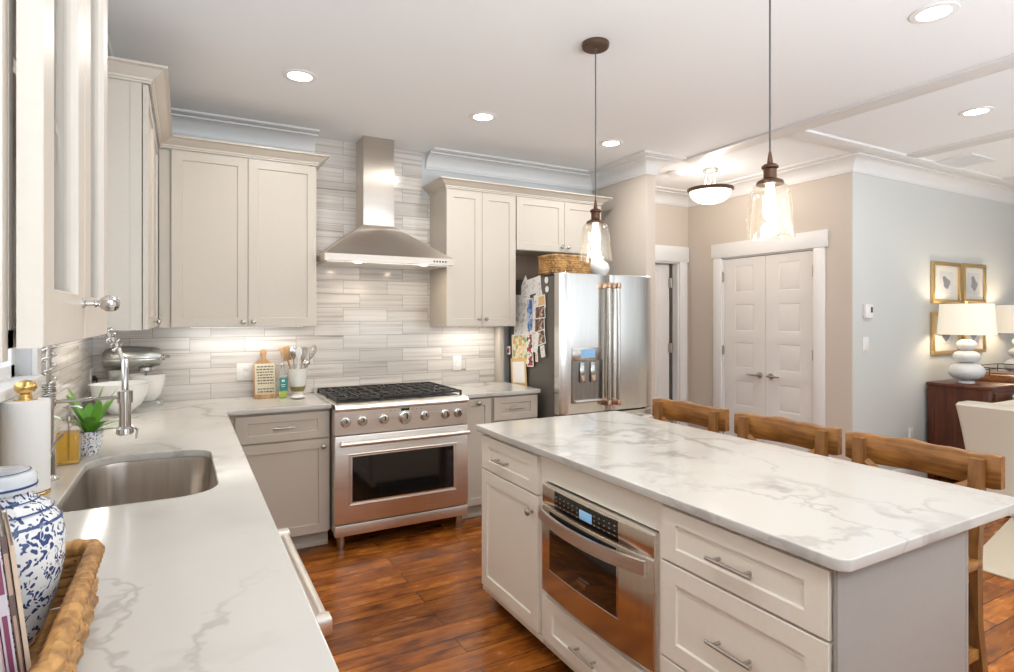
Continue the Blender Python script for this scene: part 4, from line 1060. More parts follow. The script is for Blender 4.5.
t = thing('soap_bottle', 'square glass bottle of amber hand soap with a metal pump, behind the sink', 'soap dispenser', (.046, -1.690, .914))
sx_, sy_ = .046, -1.690
def sqlathe(prof, cx, cy, mat, nm, par, rnd=.35):
    m = MB(); secs = []
    for r, z in prof:
        secs.append([(x + cx, y + cy, z) for x, y in rounded([(-r, -r), (r, -r), (r, r), (-r, r)], max(.001, r * rnd), 5)])
    return m.strip(secs).build(nm, mat, par)
sqlathe([(.036, .9145), (.037, .918), (.037, 1.045), (.033, 1.058), (.020, 1.066), (.018, 1.068), (.018, 1.080)], sx_, sy_, M['glass_bottle'], 'bottle', t)
sqlathe([(.033, .919), (.034, .921), (.034, 1.030), (.033, 1.032)], sx_, sy_, M['soap'], 'soap', t)
m = MB().lathe([(.021, 1.076), (.021, 1.092), (.012, 1.096), (.006, 1.098), (.006, 1.118), (.012, 1.120), (.012, 1.130), (.002, 1.132)], (sx_, sy_, 0), n=24)
m.tube([(sx_, sy_, 1.125), (sx_ + .03, sy_ - .010, 1.127), (sx_ + .042, sy_ - .014, 1.118)], .0045, 8)
m.tube([(sx_, sy_, .93), (sx_, sy_, 1.08)], .003, 8)
m.build('pump', M['chrome'], t)

t = thing('potted_plant', 'small leafy green plant in a blue and white patterned pot, behind the faucet', 'plant', (.095, -1.565, .914))
px, py = .095, -1.565
MB().lathe([(.024, .9145), (.026, .918), (.038, .945), (.046, .975), (.050, 1.004), (.053, 1.010), (.050, 1.012), (.045, 1.003), (.003, 1.000)], (px, py, 0), n=32).build('pot', M['china_pot'], t)
MB().lathe([(.044, .996), (.04, 1.004), (.003, 1.006)], (px, py, 0), n=20).build('soil', M['soil'], t)
def leafm(base, az, ln, lift, droop, wd, mat, par, nm='leaf', curl=.25):
    m = MB(); secs = []; n = 10; d = Vector((math.cos(az), math.sin(az), 0)); sd = Vector((-d.y, d.x, 0)); b = Vector(base)
    for i in range(n + 1):
        u = i / n; c = b + d * ln * u * math.cos(R(lift)) + Vector((0, 0, ln * (u * math.sin(R(lift)) - droop * u * u)))
        w_ = wd * math.sin(PI * min(1, .10 + .90 * u)) ** .8 * (1.0 if u < 1 else 0) + .0012
        secs.append([tuple(c - sd * w_ + Vector((0, 0, w_ * curl))), tuple(c + Vector((0, 0, -.0006))), tuple(c + sd * w_ + Vector((0, 0, w_ * curl))), tuple(c + Vector((0, 0, .0010)))])
    return m.strip(secs).build(nm, mat, par, smooth=1.2)
rnd = random.Random(3)
for az, ln, lift, droop, wd in [(-10, .17, 62, .12, .013), (5, .15, 30, .32, .012), (175, .15, 40, .25, .014), (200, .12, 62, .2, .015), (90, .12, 60, .2, .015), (-60, .13, 70, .2, .013), (140, .16, 55, .15, .014), (-30, .13, 20, .30, .011), (40, .14, 58, .2, .013), (250, .11, 45, .35, .013), (-85, .12, 55, .4, .014), (165, .17, 68, .12, .014), (20, .16, 75, .10, .013), (-45, .11, 45, .4, .012)]:
    leafm((px + rnd.uniform(-.012, .012), py + rnd.uniform(-.012, .012), 1.0), R(az), ln * 1.32, lift, droop * .8, wd * 1.45, M['leaf'], t)

# the leaning board behind the towels
o = thing('picture_frame', 'small wooden framed board leaning on the tile at the left edge, behind the paper towels', 'picture frame', (-.055, -2.12, .914))
MB().box((-.0705, -2.26, .915), (-.0645, -1.945, 1.172), .002).build('frame', plain('weathered_wood', (.22, .15, .09), .6), o)
MB().box((-.0644, -2.245, .93), (-.0636, -1.962, 1.157)).build('picture', plain('tan_board', (.48, .38, .27), .6), o, smooth=0)

# ------------------------------------------------------------------ basket with books and jar in the foreground
bx0, bx1, by0, by1 = -.050, .276, -3.52, -3.045
t = thing('wicker_tray', 'long rectangular tan wicker basket holding books and a jar on the near left worktop', 'basket', ((bx0 + bx1) / 2, (by0 + by1) / 2, .914))
MB().box((bx0 + .005, by0 + .005, .9145), (bx1 - .005, by1 - .005, .922), .002).build('bottom', M['wicker_t'], t)
woven_box(t, bx0, bx1, by0, by1, .924, 1.012, M['wicker_t'], 5, .030, r=.0108)
rp = rounded([(bx0 - .004, by0 - .004), (bx1 + .006, by0 - .004), (bx1 + .006, by1 + .004), (bx0 - .004, by1 + .004)], .035, 8); P = []
for i in range(len(rp)):
    p = Vector(rp[i]); q = Vector(rp[(i + 1) % len(rp)]); n = max(1, int((q - p).length / .006))
    for j in range(n): P.append(p.lerp(q, j / n))
MB().tube([(p.x, p.y, 1.026) for p in P], [.0132 + .0034 * abs(math.sin(i * .80)) for i in range(len(P))], 10, closed=True).build('rim', M['wicker_t'], t)

t = thing('ginger_jar', 'large lidded blue and white patterned china jar in the wicker basket', 'jar', (.150, -3.165, .923))
jx, jy = .162, -3.165
MB().lathe([(.050, .924), (.054, .927), (.062, .95), (.078, 1.00), (.088, 1.05), (.090, 1.09), (.084, 1.125), (.066, 1.152), (.046, 1.165), (.040, 1.172), (.040, 1.180)], (jx, jy, 0), n=48).build('body', M['china'], t)
l = MB().lathe([(.043, 1.176), (.050, 1.178), (.051, 1.200), (.047, 1.208), (.030, 1.213), (.004, 1.215)], (jx, jy, 0), n=36).build('lid', plain('pale_blue_china', (.66, .70, .74), .12, coat=.4), t)
bl = plain('cobalt_line', (.04, .08, .22), .15)
MB().lathe([(.0516, 1.184), (.0518, 1.186), (.0516, 1.188)], (jx, jy, 0), n=36, cap=False).lathe([(.0435, 1.2098), (.0415, 1.2104)], (jx, jy, 0), n=36, cap=False).build('blue_band', bl, l)
MB().lathe([(.0745, 1.1455), (.0725, 1.148)], (jx, jy, 0), n=40, cap=False).lathe([(.0852, 1.1255), (.0832, 1.130)], (jx, jy, 0), n=40, cap=False).lathe([(.0555, 1.1615), (.0535, 1.163)], (jx, jy, 0), n=40, cap=False).build('blue_band', bl, t)

pages = plain('page_edges', (.72, .66, .56), .9)
books = [('grey-beige', (.50, .46, .40), .0125, .285, None), ('cream', (.70, .65, .54), .012, .275, None), ('olive green', (.38, .36, .10), .008, .240, (.62, .58, .3)), ('white', (.74, .71, .68), .013, .262, (.30, .12, .18)),
         ('dusty pink', (.55, .30, .34), .007, .268, (.70, .62, .6)), ('pale lavender', (.58, .52, .56), .010, .272, (.22, .05, .10)), ('dark brown', (.13, .08, .07), .006, .268, (.45, .30, .22)), ('tan', (.60, .45, .33), .005, .255, None)]
bx = .188
lab = {'grey-beige': 'thick grey-beige book, leftmost in the wicker basket', 'cream': 'cream-spined book next to the leftmost one in the wicker basket', 'olive green': 'thin short olive green book in the wicker basket', 'white': 'white book with a dark plum title block in the basket',
       'dusty pink': 'thin dusty pink book between the white and lavender books', 'pale lavender': 'pale lavender book with a wine-red band on the spine', 'dark brown': 'thin dark brown book near the right end of the row', 'tan': 'thin tan booklet, rightmost of the row in the basket'}
for nm, c, th, h, blk in books:
    t = thing('book', lab[nm], 'book', (bx, -3.40, .923), 0, 'books in the wicker basket')
    mc = plain('cover_' + nm.replace(' ', '_').replace('-', '_'), c, .5)
    tilt = Matrix.Translation((.22, -3.47, 0)) @ Matrix.Rotation(R(14), 4, 'Z') @ Matrix.Translation((-.22, 3.47, 0)) @ Matrix.Translation((bx, 0, .924)) @ Matrix.Rotation(R(-6), 4, 'Y') @ Matrix.Translation((-bx, 0, -.924))
    y0, y1 = -3.470, -3.285
    m = MB().box((bx, y0, .924), (bx + .0012, y1, .924 + h), M=tilt).box((bx + th - .0012, y0, .924), (bx + th, y1, .924 + h), M=tilt).box((bx, y0 - .001, .924), (bx + th, y0 + .0015, .924 + h), .0004, M=tilt)
    m.build('cover', mc, t, smooth=0)
    MB().box((bx + .0013, y0 + .0016, .927), (bx + th - .0013, y1 - .004, .921 + h), M=tilt).build('pages', pages, t, smooth=0)
    if blk:
        mb_ = plain('spine_print_' + nm.replace(' ', '_'), blk, .5)
        MB().box((bx + th * .15, y0 - .0018, .924 + h * .72), (bx + th * .85, y0 - .0011, .924 + h * .92), M=tilt).box((bx + th * .25, y0 - .0018, .924 + h * .30), (bx + th * .75, y0 - .0011, .924 + h * .62), M=tilt).build('spine_title', mb_, t, smooth=0)
    bx += th + .0012
t = put(MB().box((.2675 - .012, -3.33, .925), (.2700 - .012, -3.28, .985), .0005).build('paper_packet', M['paper']), 'small white paper packet tucked against the inside of the basket', 'packet')

# ------------------------------------------------------------------ corner: mixer and bowl
t = thing('stand_mixer', 'silver stand mixer with a glass bowl in the far left corner of the worktop', 'mixer', (.16, -.135, .914))
mxm = M['mixer']; yy = -.135
base = rounded([(-.01, yy - .075), (.12, yy - .085), (.31, yy - .09), (.31, yy + .09), (.12, yy + .085), (-.01, yy + .075)], .03, 5)
MB().prism(base, .9145, .942, 'z', bev=.004).build('base', mxm, t)
secs = []
for z, xa, xb, w_ in ((.940, -.005, .10, .060), (1.00, .010, .09, .050), (1.08, .020, .095, .045), (1.14, .012, .11, .050)):
    secs.append([(x, y + yy, z) for x, y in rounded([(xa, -w_), (xb, -w_), (xb, w_), (xa, w_)], .025, 5)])
MB().strip(secs).build('column', mxm, t)
secs = []
for x, r, zc in ((-.012, .012, 1.205), (-.008, .040, 1.207), (.005, .056, 1.210), (.045, .068, 1.215), (.12, .070, 1.216), (.20, .066, 1.214), (.26, .062, 1.212), (.292, .050, 1.212), (.302, .030, 1.212)):
    secs.append([(x, yy + r * .82 * math.cos(2 * PI * k / 28), zc + r * math.sin(2 * PI * k / 28)) for k in range(28)])
MB().strip(secs).build('head', mxm, t)
MB().tube([(.300, yy, 1.212), (.318, yy, 1.212), (.319, yy, 1.212), (.345, yy, 1.212)], [.020, .020, .008, .010], 16).build('attachment_knob', M['chrome'], t)
MB().lathe([(.040, 1.150), (.042, 1.130), (.030, 1.122)], (.215, yy, 0), n=24).tube([(.215, yy, 1.13), (.215, yy, 1.03)], .007, 10).build('beater_shaft', M['chrome'], t)
MB().box((-.0, yy - .0625, 1.196), (.27, yy - .058, 1.204), .001).build('trim_band', M['chrome'], t)
MB().lathe([(.050, .943), (.055, .945), (.060, .952), (.085, .985), (.102, 1.05), (.108, 1.105), (.110, 1.108), (.105, 1.106), (.098, 1.05), (.08, .988), (.05, .956), (.003, .955)], (.215, yy, 0), n=36, cap=False).build('bowl', plain('frosted_glass_bowl', (.80, .78, .74), .12, coat=.3), t)
MB().tube([(-.02, yy + .02, 1.0), (-.040, yy + .03, 1.06), (-.042, yy + .055, 1.085), (-.046, yy + .065, 1.09)], .004, 8).build('power_cord', M['black'], t)

bo = MB().lathe([(.055, .9145), (.058, .918), (.064, .926), (.105, .965), (.134, 1.02), (.147, 1.080), (.151, 1.086), (.144, 1.083), (.129, 1.02), (.098, .970), (.05, .935), (.003, .932)], (.105, -.425, 0), n=48).build('mixing_bowl', M['ceramic'])
put(bo, 'large white mixing bowl in front of the silver stand mixer', 'bowl')

def plate_y(x, z, label, cat='outlet', y=-.009, w_=.075, h=.118, kind='outlet', grp=None):   # on a wall facing -y
    t_ = thing('wall_plate' if cat != 'outlet' else 'power_outlet', label, cat, (x, y, z))
    MB().box((x - w_ / 2, y - .006, z - h / 2), (x + w_ / 2, y - .0005, z + h / 2), .002).build('cover_plate', M['white'], t_)
    if kind == 'outlet':
        for s_ in (-1, 1): MB().box((x - .017, y - .008, z + s_ * .022 - .014), (x + .017, y - .0055, z + s_ * .022 + .014), .001).build('socket', M['white'], t_)
    else: MB().box((x - .016, y - .009, z - .032), (x + .016, y - .0055, z + .032), .001).build('rocker', M['white'], t_)
    return t_
plate_y(2.387, 1.085, 'white outlet plate on the tiles between the range and the refrigerator')
plate_y(.795, 1.085, 'white outlet plate on the tiles behind the recipe board', w_=.115)
t_ = thing('power_outlet', 'white outlet plate on the left wall tiles near the corner, behind the mixer', 'outlet', (XW + .009, -.10, 1.09))
MB().box((XW + .0095, -.145, 1.03), (XW + .015, -.04, 1.15), .002).build('cover_plate', M['white'], t_)
MB().box((XW + .0145, -.085, 1.075), (XW + .032, -.055, 1.105), .003).build('plug', M['black'], t_)

# ------------------------------------------------------------------ small things left of the range
def tiltx(y, z, deg): return Matrix.Translation((0, y, z)) @ Matrix.Rotation(R(deg), 4, 'X') @ Matrix.Translation((0, -y, -z))
t = thing('recipe_board', 'pale printed recipe board on a wooden stand, left of the green soap bottle', 'recipe board', (.90, -.13, .914))
TM = tiltx(-.155, .914, -12)
MB().box((.835, -.155, .918), (.975, -.145, 1.150), .003, M=TM).build('stand_back', M['boardwood'], t)
MB().box((.832, -.185, .9145), (.978, -.140, .928), .003).box((.832, -.187, .927), (.978, -.181, .943), .002).build('ledge', M['boardwood'], t)
MB().box((.842, -.1585, .932), (.970, -.1552, 1.148), .001, M=TM).build('board', plain('cream_board', (.66, .60, .44), .6), t)
m = MB(); rn = random.Random(5)
for r_ in range(10):
    z = 1.128 - r_ * .019; x = .852 + rn.uniform(0, .008)
    if r_ == 7: continue
    while x < .955:
        l_ = rn.uniform(.008, .02); m.box((x, -.1594, z - .0045), (min(x + l_, .960), -.1586, z + .003), M=TM); x += l_ + .005
o = m.build('lettering', plain('dark_lettering', (.09, .06, .05), .6), t, smooth=0); o['kind'] = 'stuff'
t = thing('cutting_board', 'small wooden paddle board with a round handle, standing behind the recipe board', 'cutting board', (.90, -.07, .914))
pl = [(.845, .918), (.965, .918), (.965, 1.135), (.935, 1.165), (.918, 1.172)] + [(.905 + .020 * math.cos(a), 1.215 + .026 * math.sin(a)) for a in [R(-50 + k * 20) for k in range(15)]] + [(.892, 1.172), (.875, 1.165), (.845, 1.135)]
MB().prism([(a, z) for a, z in pl], -.085, -.070, 'y', M=tiltx(-.08, .914, -6), bev=.002).build('board', M['boardwood'], t)
t = thing('dish_soap_bottle', 'slim bottle of lime dish soap with a teal label and a tall pourer', 'bottle', (1.010, -.20, .914))
bx_, by_ = 1.008, -.205
sqlathe([(.026, .9145), (.028, .918), (.028, 1.055), (.025, 1.075), (.013, 1.098), (.011, 1.105), (.011, 1.125)], bx_, by_, M['glass_bottle'], 'bottle', t, .5)
sqlathe([(.024, .919), (.025, .922), (.025, .960)], bx_, by_, M['green_soap'], 'soap', t, .5)
lb = MB().box((bx_ - .024, by_ - .0295, .965), (bx_ + .024, by_ - .0282, 1.055), .0004).box((bx_ + .0282, by_ - .022, .965), (bx_ + .0295, by_ + .022, 1.055), .0004).build('label', M['teal'], t)
MB().box((bx_ - .008, by_ - .0303, 1.026), (bx_ - .001, by_ - .0296, 1.040)).box((bx_ + .001, by_ - .0303, 1.026), (bx_ + .008, by_ - .0296, 1.040)).box((bx_ - .014, by_ - .0303, 1.004), (bx_ + .014, by_ - .0296, 1.008)).box((bx_ - .010, by_ - .0303, .992), (bx_ + .010, by_ - .0296, .995)).build('label_print', M['white'], lb, smooth=0)
MB().lathe([(.013, 1.120), (.013, 1.140), (.007, 1.146), (.0045, 1.150), (.0035, 1.205), (.0025, 1.206)], (bx_, by_, 0), n=20).build('pourer', M['nickel'], t)
t = thing('utensil_crock', 'footed white crock holding cooking utensils, beside the range', 'crock', (1.12, -.13, .914))
ux, uy = 1.115, -.145
MB().lathe([(.038, .9145), (.040, .920), (.034, .930), (.040, .950), (.056, 1.00), (.062, 1.07), (.063, 1.105), (.060, 1.105), (.055, 1.02), (.03, .95), (.002, .945)], (ux, uy, 0), n=36, cap=False).build('bowl', plain('pearl_glass_crock', (.72, .70, .66), .15, coat=.4), t)
MB().lathe([(.0415, .948), (.0485, .965), (.0535, .982)], (ux, uy, 0), n=36, cap=False, flute=lambda a: 1.0 + .03 * math.cos(9 * a)).build('olive_band', plain('olive_glaze', (.24, .19, .05), .3), t)
def handle_rod(m, p, q, r): m.tube([p, q], r, 8)
U0 = Vector((ux, uy, .955))
def utensil(name, label, tip, mk, mat, r=.004, off=(0, 0, 0)):
    t_ = thing(name, label, name.replace('_', ' ').split()[-1], (ux, uy, .95), 0, 'utensils in the crock')
    tip = Vector(tip); b = U0 + Vector(off); d = (tip - b).normalized()
    MB().tube([b, tip], r, 8).build('handle', mat, t_)
    q = Matrix.Translation(tip) @ Vector((0, 0, 1)).rotation_difference(d).to_matrix().to_4x4()
    mk(q, t_, mat)
def whisk(q, t_, mat):
    for k in range(5):
        a = k * PI / 5; pts = []
        for i in range(17):
            s = -1 + 2 * i / 16; z = .105 * (1 - abs(s) ** 2.6); rr_ = .030 * s / max(.001, 1) * (1.0 if abs(s) < .7 else (1 - (abs(s) - .7) / .3) * .9 + .1)
            pts.append(q @ Vector((rr_ * 1.25 * math.cos(a), rr_ * 1.25 * math.sin(a), z)))
        MB().tube(pts, .0016, 6).build('wire', mat, t_)
def spoon(w_=.024, l_=.07, flat=.18):
    def f(q, t_, mat):
        MB().lathe([(.004, -.004), (w_ * .6, .012), (w_, l_ * .45), (w_ * .85, l_ * .8), (w_ * .3, l_), (.001, l_ + .001)], M=q @ Matrix.Diagonal((1, flat, 1, 1)), n=18).build('head', mat, t_)
    return f
def paddle(w_, l_):
    def f(q, t_, mat): MB().box((-w_, -.003, 0), (w_, .003, l_), .0025, M=q).build('head', mat, t_)
    return f
utensil('wire_whisk', 'large wire whisk leaning right in the utensil crock', (1.195, -.150, 1.165), whisk, M['chrome'], .0045, (.01, 0, .01))
utensil('wire_whisk', 'smaller wire whisk standing near the middle of the crock', (1.150, -.125, 1.150), whisk, M['nickel'], .004, (.0, .01, .01))
utensil('slotted_spoon', 'steel spoon leaning left in the utensil crock', (1.085, -.16, 1.17), spoon(.026, .085), M['chrome'], .004, (-.005, 0, .02))
utensil('serving_spoon', 'white spoon standing upright in the utensil crock', (1.118, -.165, 1.175), spoon(.022, .08), M['ceramic'], .004, (0, -.01, .02))
utensil('wooden_spatula', 'yellow-brown wooden spatula leaning left in the crock', (1.055, -.12, 1.16), paddle(.034, .10), M['boardwood'], .006, (-.01, .01, .02))
utensil('steel_ladle', 'steel ladle bowl in front of the whisks in the crock', (1.160, -.185, 1.12), spoon(.026, .05, .6), M['chrome'], .004, (.01, -.01, .02))
t = put(MB().lathe([(.020, .9145), (.036, .917), (.052, .926), (.054, .928), (.048, .926), (.03, .920), (.002, .919)], (1.095, -.29, 0), n=28).build('spoon_rest', M['ceramic']), 'small white spoon rest dish in front of the utensil crock', 'dish')

# ------------------------------------------------------------------ bar stools (built at the origin, backrest toward +x)
def make_stool():
    t_ = thing('bar_stool', 'x', 'bar stool', (0, 0, 0))
    SZ = .63; o = []
    m = MB().box((-.21, -.225, SZ - .035), (.19, .225, SZ), .008)
    m.build('seat', M['stool'], t_, local=True)
    for s_ in (-1, 1):
        MB().tube([(-.205 - .02, s_ * .215, 0), (-.185, s_ * .190, SZ - .034)], [.021, .026], 4).build('leg', M['stoolv'], t_, local=True)
        pts = [(.215, s_ * .222, 0), (.180, s_ * .200, .40), (.175, s_ * .200, .62), (.190, s_ * .202, .80), (.205, s_ * .203, .968)]
        secs = [[(x - .020, y - .021, z), (x + .016, y - .021, z), (x + .016, y + .021, z), (x - .020, y + .021, z)] for x, y, z in pts]
        MB().strip(secs).build('back_leg', M['stoolv'], t_, local=True, smooth=0)
    secs = []; n = 22
    for i in range(n + 1):
        s = -1 + 2 * i / n; y = .267 * s; x = .222 + .016 * (1 - s * s) - .0
        wv = .003 * math.sin(5.1 * s + 1) + .003 * math.sin(11 * s); b0 = .872 + .003 * math.sin(4 * s + 2); b1 = .984 + wv
        if i in (0, n): b0 += .004; b1 -= .004
        h_ = .020 if i not in (0, n) else .016
        secs.append([(x - h_, y, b0 + .004), (x - h_ + .004, y, b0), (x + h_ - .004, y, b0), (x + h_, y, b0 + .004), (x + h_, y, b1 - .006), (x + h_ - .006, y, b1), (x - h_ + .006, y, b1), (x - h_, y, b1 - .006)])
    MB().strip(secs).build('back_rail', M['stool'], t_, local=True, smooth=.9)
    for s_ in (-1, 1):
        MB().tube([(.182, -s_ * .185, .655), (.208 + s_ * .004, s_ * .185, .875)], .017, 4).build('cross_brace', M['stool'], t_, local=True)
    for a, b, z in (((-.205, -.205), (-.205, .205), .20), ((.197, -.21), (.197, .21), .26), ((-.20, -.20), (.19, -.208), .30), ((-.20, .20), (.19, .208), .30)):
        MB().box((min(a[0], b[0]) - .011, min(a[1], b[1]) - .011, z - .018), (max(a[0], b[0]) + .011, max(a[1], b[1]) + .011, z + .018), .003).build('stretcher', M['stool'], t_, local=True)
    for s_ in (-1, 1):
        MB().box((-.19, s_ * .185 - .010, SZ - .09), (.17, s_ * .185 + .010, SZ - .036)).build('apron', M['stool'], t_, local=True, smooth=0)
    return t_
st = make_stool()
labs = ['honey-brown wooden bar stool at the far end of the island, nearest the refrigerator', 'honey-brown wooden bar stool in the middle of the three, in front of the closet doors', 'honey-brown wooden bar stool nearest the viewer, by the cream armchair']
for i, y in enumerate((-2.055, -2.645, -3.212)):
    s_ = st if i == 0 else copy_tree(st)
    s_.location = (2.655, y, 0); s_.rotation_euler = (0, 0, R((0, 0, 0)[i])); s_['label'] = labs[i]; s_['group'] = 'bar stools along the island'

# ------------------------------------------------------------------ ceiling fixtures
def can(x, y, label, grp='recessed ceiling lights'):
    t_ = thing('recessed_light', label, 'ceiling light', (x, y, CEIL), 0, grp)
    MB().lathe([(.062, CEIL - .0005), (.064, CEIL - .006), (.088, CEIL - .004), (.090, CEIL - .0005)], (x, y, 0), n=36, cap=False).build('trim_ring', M['trim'], t_)
    MB().lathe([(.0615, CEIL - .003), (.05, CEIL - .0035), (.001, CEIL - .004)], (x, y, 0), n=32).build('lens', M['can'], t_)
cl = ['round recessed ceiling light at the left, above the corner cabinets', 'round recessed ceiling light in front of the range hood', 'round recessed ceiling light above the refrigerator, behind the far pendant', 'large-looking round recessed light at the top right, nearest the viewer', 'round recessed ceiling light on the dining side, near the vent']
for (x, y), l_ in zip(CANS, cl): can(x, y, l_)
for i, (x, y) in enumerate(CANS_BACK): can(x, y, 'round recessed ceiling light behind the viewpoint', 'recessed lights behind the viewpoint')

def pendant(x, y, zb, label):
    t_ = thing('pendant_lamp', label, 'pendant lamp', (x, y, CEIL), 0, 'pendants above the island')
    MB().lathe([(.064, CEIL - .0005), (.066, CEIL - .006), (.064, CEIL - .022), (.058, CEIL - .027), (.008, CEIL - .028)], (x, y, 0), n=36).lathe([(.008, CEIL - .028), (.006, CEIL - .040), (.003, CEIL - .042)], (x, y, 0), n=16).build('canopy', M['bronze_c'], t_)
    MB().tube([(x, y, CEIL - .035), (x, y, zb + .285)], .0032, 8).build('cord', plain('grey_cord', (.10, .095, .09), .6), t_)
    MB().lathe([(.004, zb + .290), (.0075, zb + .270), (.010, zb + .250), (.022, zb + .246), (.027, zb + .240), (.027, zb + .234), (.021, zb + .230), (.021, zb + .200), (.028, zb + .196), (.041, zb + .190), (.044, zb + .184), (.044, zb + .178), (.020, zb + .176)], (x, y, 0), n=36).build('socket', M['bronze'], t_)
    MB().lathe([(.034, zb + .182), (.052, zb + .176), (.060, zb + .164), (.064, zb + .145), (.069, zb + .10), (.0755, zb + .04), (.081, zb), (.0795, zb), (.074, zb + .04), (.0675, zb + .10), (.0625, zb + .144), (.0585, zb + .162), (.051, zb + .174), (.034, zb + .180)], (x, y, 0), n=48, cap=False).build('glass_shade', M['glass_shade'], t_)
    MB().lathe([(.013, zb + .178), (.013, zb + .150), (.018, zb + .130), (.023, zb + .105), (.023, zb + .085), (.016, zb + .066), (.004, zb + .052)], (x, y, 0), n=28).build('bulb', M['bulb'], t_)
PEND = [(2.150, -2.165, 1.732), (2.160, -3.108, 1.732)]
pendant(*PEND[0], 'far clear-glass pendant lamp hanging over the island in front of the refrigerator')
pendant(*PEND[1], 'near clear-glass pendant lamp hanging over the island in front of the closet doors')
for x, y, z in PEND: point('pendant_bulb', (x, y, z + .03), 4.5, (1, .87, .70), .03)

lx, ly = 4.50, -.76
t = thing('semi_flush_ceiling_light', 'semi-flush bowl ceiling light with a bronze ring in the hall', 'ceiling light', (lx, ly, CEIL))
MB().lathe([(.070, CEIL - .0005), (.072, CEIL - .010), (.066, CEIL - .026), (.004, CEIL - .028)], (lx, ly, 0), n=32).build('canopy', M['nickel'], t)
for k in range(3):
    a = R(90 + 120 * k + 20); MB().tube([(lx + .035 * math.cos(a), ly + .035 * math.sin(a), CEIL - .02), (lx + .055 * math.cos(a), ly + .055 * math.sin(a), 2.600)], .005, 8).build('rod', M['nickel'], t)
MB().lathe([(.180, 2.604), (.196, 2.600), (.198, 2.585), (.186, 2.572), (.176, 2.572), (.176, 2.598)], (lx, ly, 0), n=48, cap=False).lathe([(.18, 2.604), (.001, 2.606)], (lx, ly, 0), n=48, cap=False).build('ring', M['bronze_c'], t)
MB().lathe([(.180, 2.573), (.172, 2.545), (.150, 2.512), (.115, 2.487), (.06, 2.472), (.001, 2.468)], (lx, ly, 0), n=48, cap=False).build('glass_bowl', M['bowl_light'], t)
point('hall_lamp', (lx, ly, 2.69), 9, (1, .93, .84), .06)
point('hall_lamp', (lx, ly, 2.40), 10, (1, .90, .78), .14)
o = put(MB().lathe([(.068, CEIL - .0005), (.068, CEIL - .018), (.058, CEIL - .034), (.02, CEIL - .038), (.002, CEIL - .038)], (4.31, -.53, 0), n=32).build('smoke_detector', M['white']), 'round white smoke detector on the hall ceiling', 'smoke detector')
t = thing('ceiling_vent', 'rectangular white air vent in the dining side ceiling', 'vent', (6.14, -2.00, CEIL))
vx, vy = 6.14, -2.00
MB().box((vx - .21, vy - .13, CEIL - .010), (vx + .21, vy - .105, CEIL - .0005), .002).box((vx - .21, vy + .105, CEIL - .010), (vx + .21, vy + .13, CEIL - .0005), .002).box((vx - .21, vy - .106, CEIL - .010), (vx - .185, vy + .106, CEIL - .0005), .002).box((vx + .185, vy - .106, CEIL - .010), (vx + .21, vy + .106, CEIL - .0005), .002).build('frame', M['trim'], t)
for k in range(11):
    y = vy - .095 + k * .019; MB().box((vx - .184, y - .006, CEIL - .012), (vx + .184, y + .003, CEIL - .003)).build('louvre', M['trim'], t, smooth=0)

# ------------------------------------------------------------------ dining wall and furniture
YD = -1.603
t_ = thing('thermostat', 'small white thermostat with a dark display on the pale grey wall', 'thermostat', (5.40, YD, 1.51))
MB().box((5.345, YD - .028, 1.455), (5.455, YD - .0005, 1.570), .005).build('housing', M['white'], t_)
MB().box((5.415, YD - .0295, 1.50), (5.443, YD - .027, 1.545), .001).build('display', M['black'], t_)
plate_y(5.385, 1.235, 'white light switch plate below the thermostat', 'light switch', YD, .085, .125, 'sw')
plate_y(6.08, .42, 'white outlet plate low on the pale grey wall, left of the dark chest', 'outlet', YD)

def frame(x0, x1, z0, z1, label, seed):
    t_ = thing('picture_frame', label, 'framed picture', ((x0 + x1) / 2, YD, z0), 0, 'gilt frames on the dining wall')
    m = MB(); f = .035; y0, y1 = YD - .028, YD - .001
    m.box((x0, y0, z0), (x1, y1, z0 + f), .002).box((x0, y0, z1 - f), (x1, y1, z1), .002).box((x0, y0, z0 + f), (x0 + f, y1, z1 - f), .002).box((x1 - f, y0, z0 + f), (x1, y1, z1 - f), .002)
    m.build('frame', M['goldframe'], t_)
    MB().box((x0 + f, YD - .012, z0 + f), (x1 - f, YD - .002, z1 - f)).build('mat_board', plain('cream_mat', (.78, .75, .68), .8), t_, smooth=0)
    cx, cz = (x0 + x1) / 2, (z0 + z1) / 2; w_, h = .125, .105
    MB().box((cx - w_, YD - .0135, cz - h), (cx + w_, YD - .0121, cz + h)).build('print', plain('print_paper', (.66, .66, .65), .8), t_, smooth=0)
    rn = random.Random(seed); m = MB()
    pts = [(cx + .062 * math.cos(a) * (1 + .3 * math.sin(3 * a + seed)), cz + .062 * math.sin(a) * (1 + .3 * math.cos(2 * a + seed))) for a in [2 * PI * k / 22 for k in range(22)]]
    m.prism(pts, YD - .0142, YD - .0136, 'y'); m.build('ink_shape', plain('grey_ink_%d' % seed, (.20 + .05 * (seed % 3), .21 + .05 * (seed % 3), .23 + .05 * (seed % 3)), .8), t_, smooth=0)
    MB().box((x0 + f, YD - .018, z0 + f), (x1 - f, YD - .016, z1 - f)).build('glazing', M['glazing'], t_, smooth=0)
frame(6.415, 6.925, 1.590, 1.978, 'gilt-framed print, upper left of the four on the dining wall', 1)
frame(6.980, 7.430, 1.600, 1.982, 'gilt-framed print, upper right of the four on the dining wall', 2)
frame(6.415, 6.925, 1.113, 1.508, 'gilt-framed print behind the left table lamp, lower left of the four', 3)
frame(6.980, 7.430, 1.113, 1.508, 'gilt-framed print, lower right of the four, partly behind the lamp shade', 4)

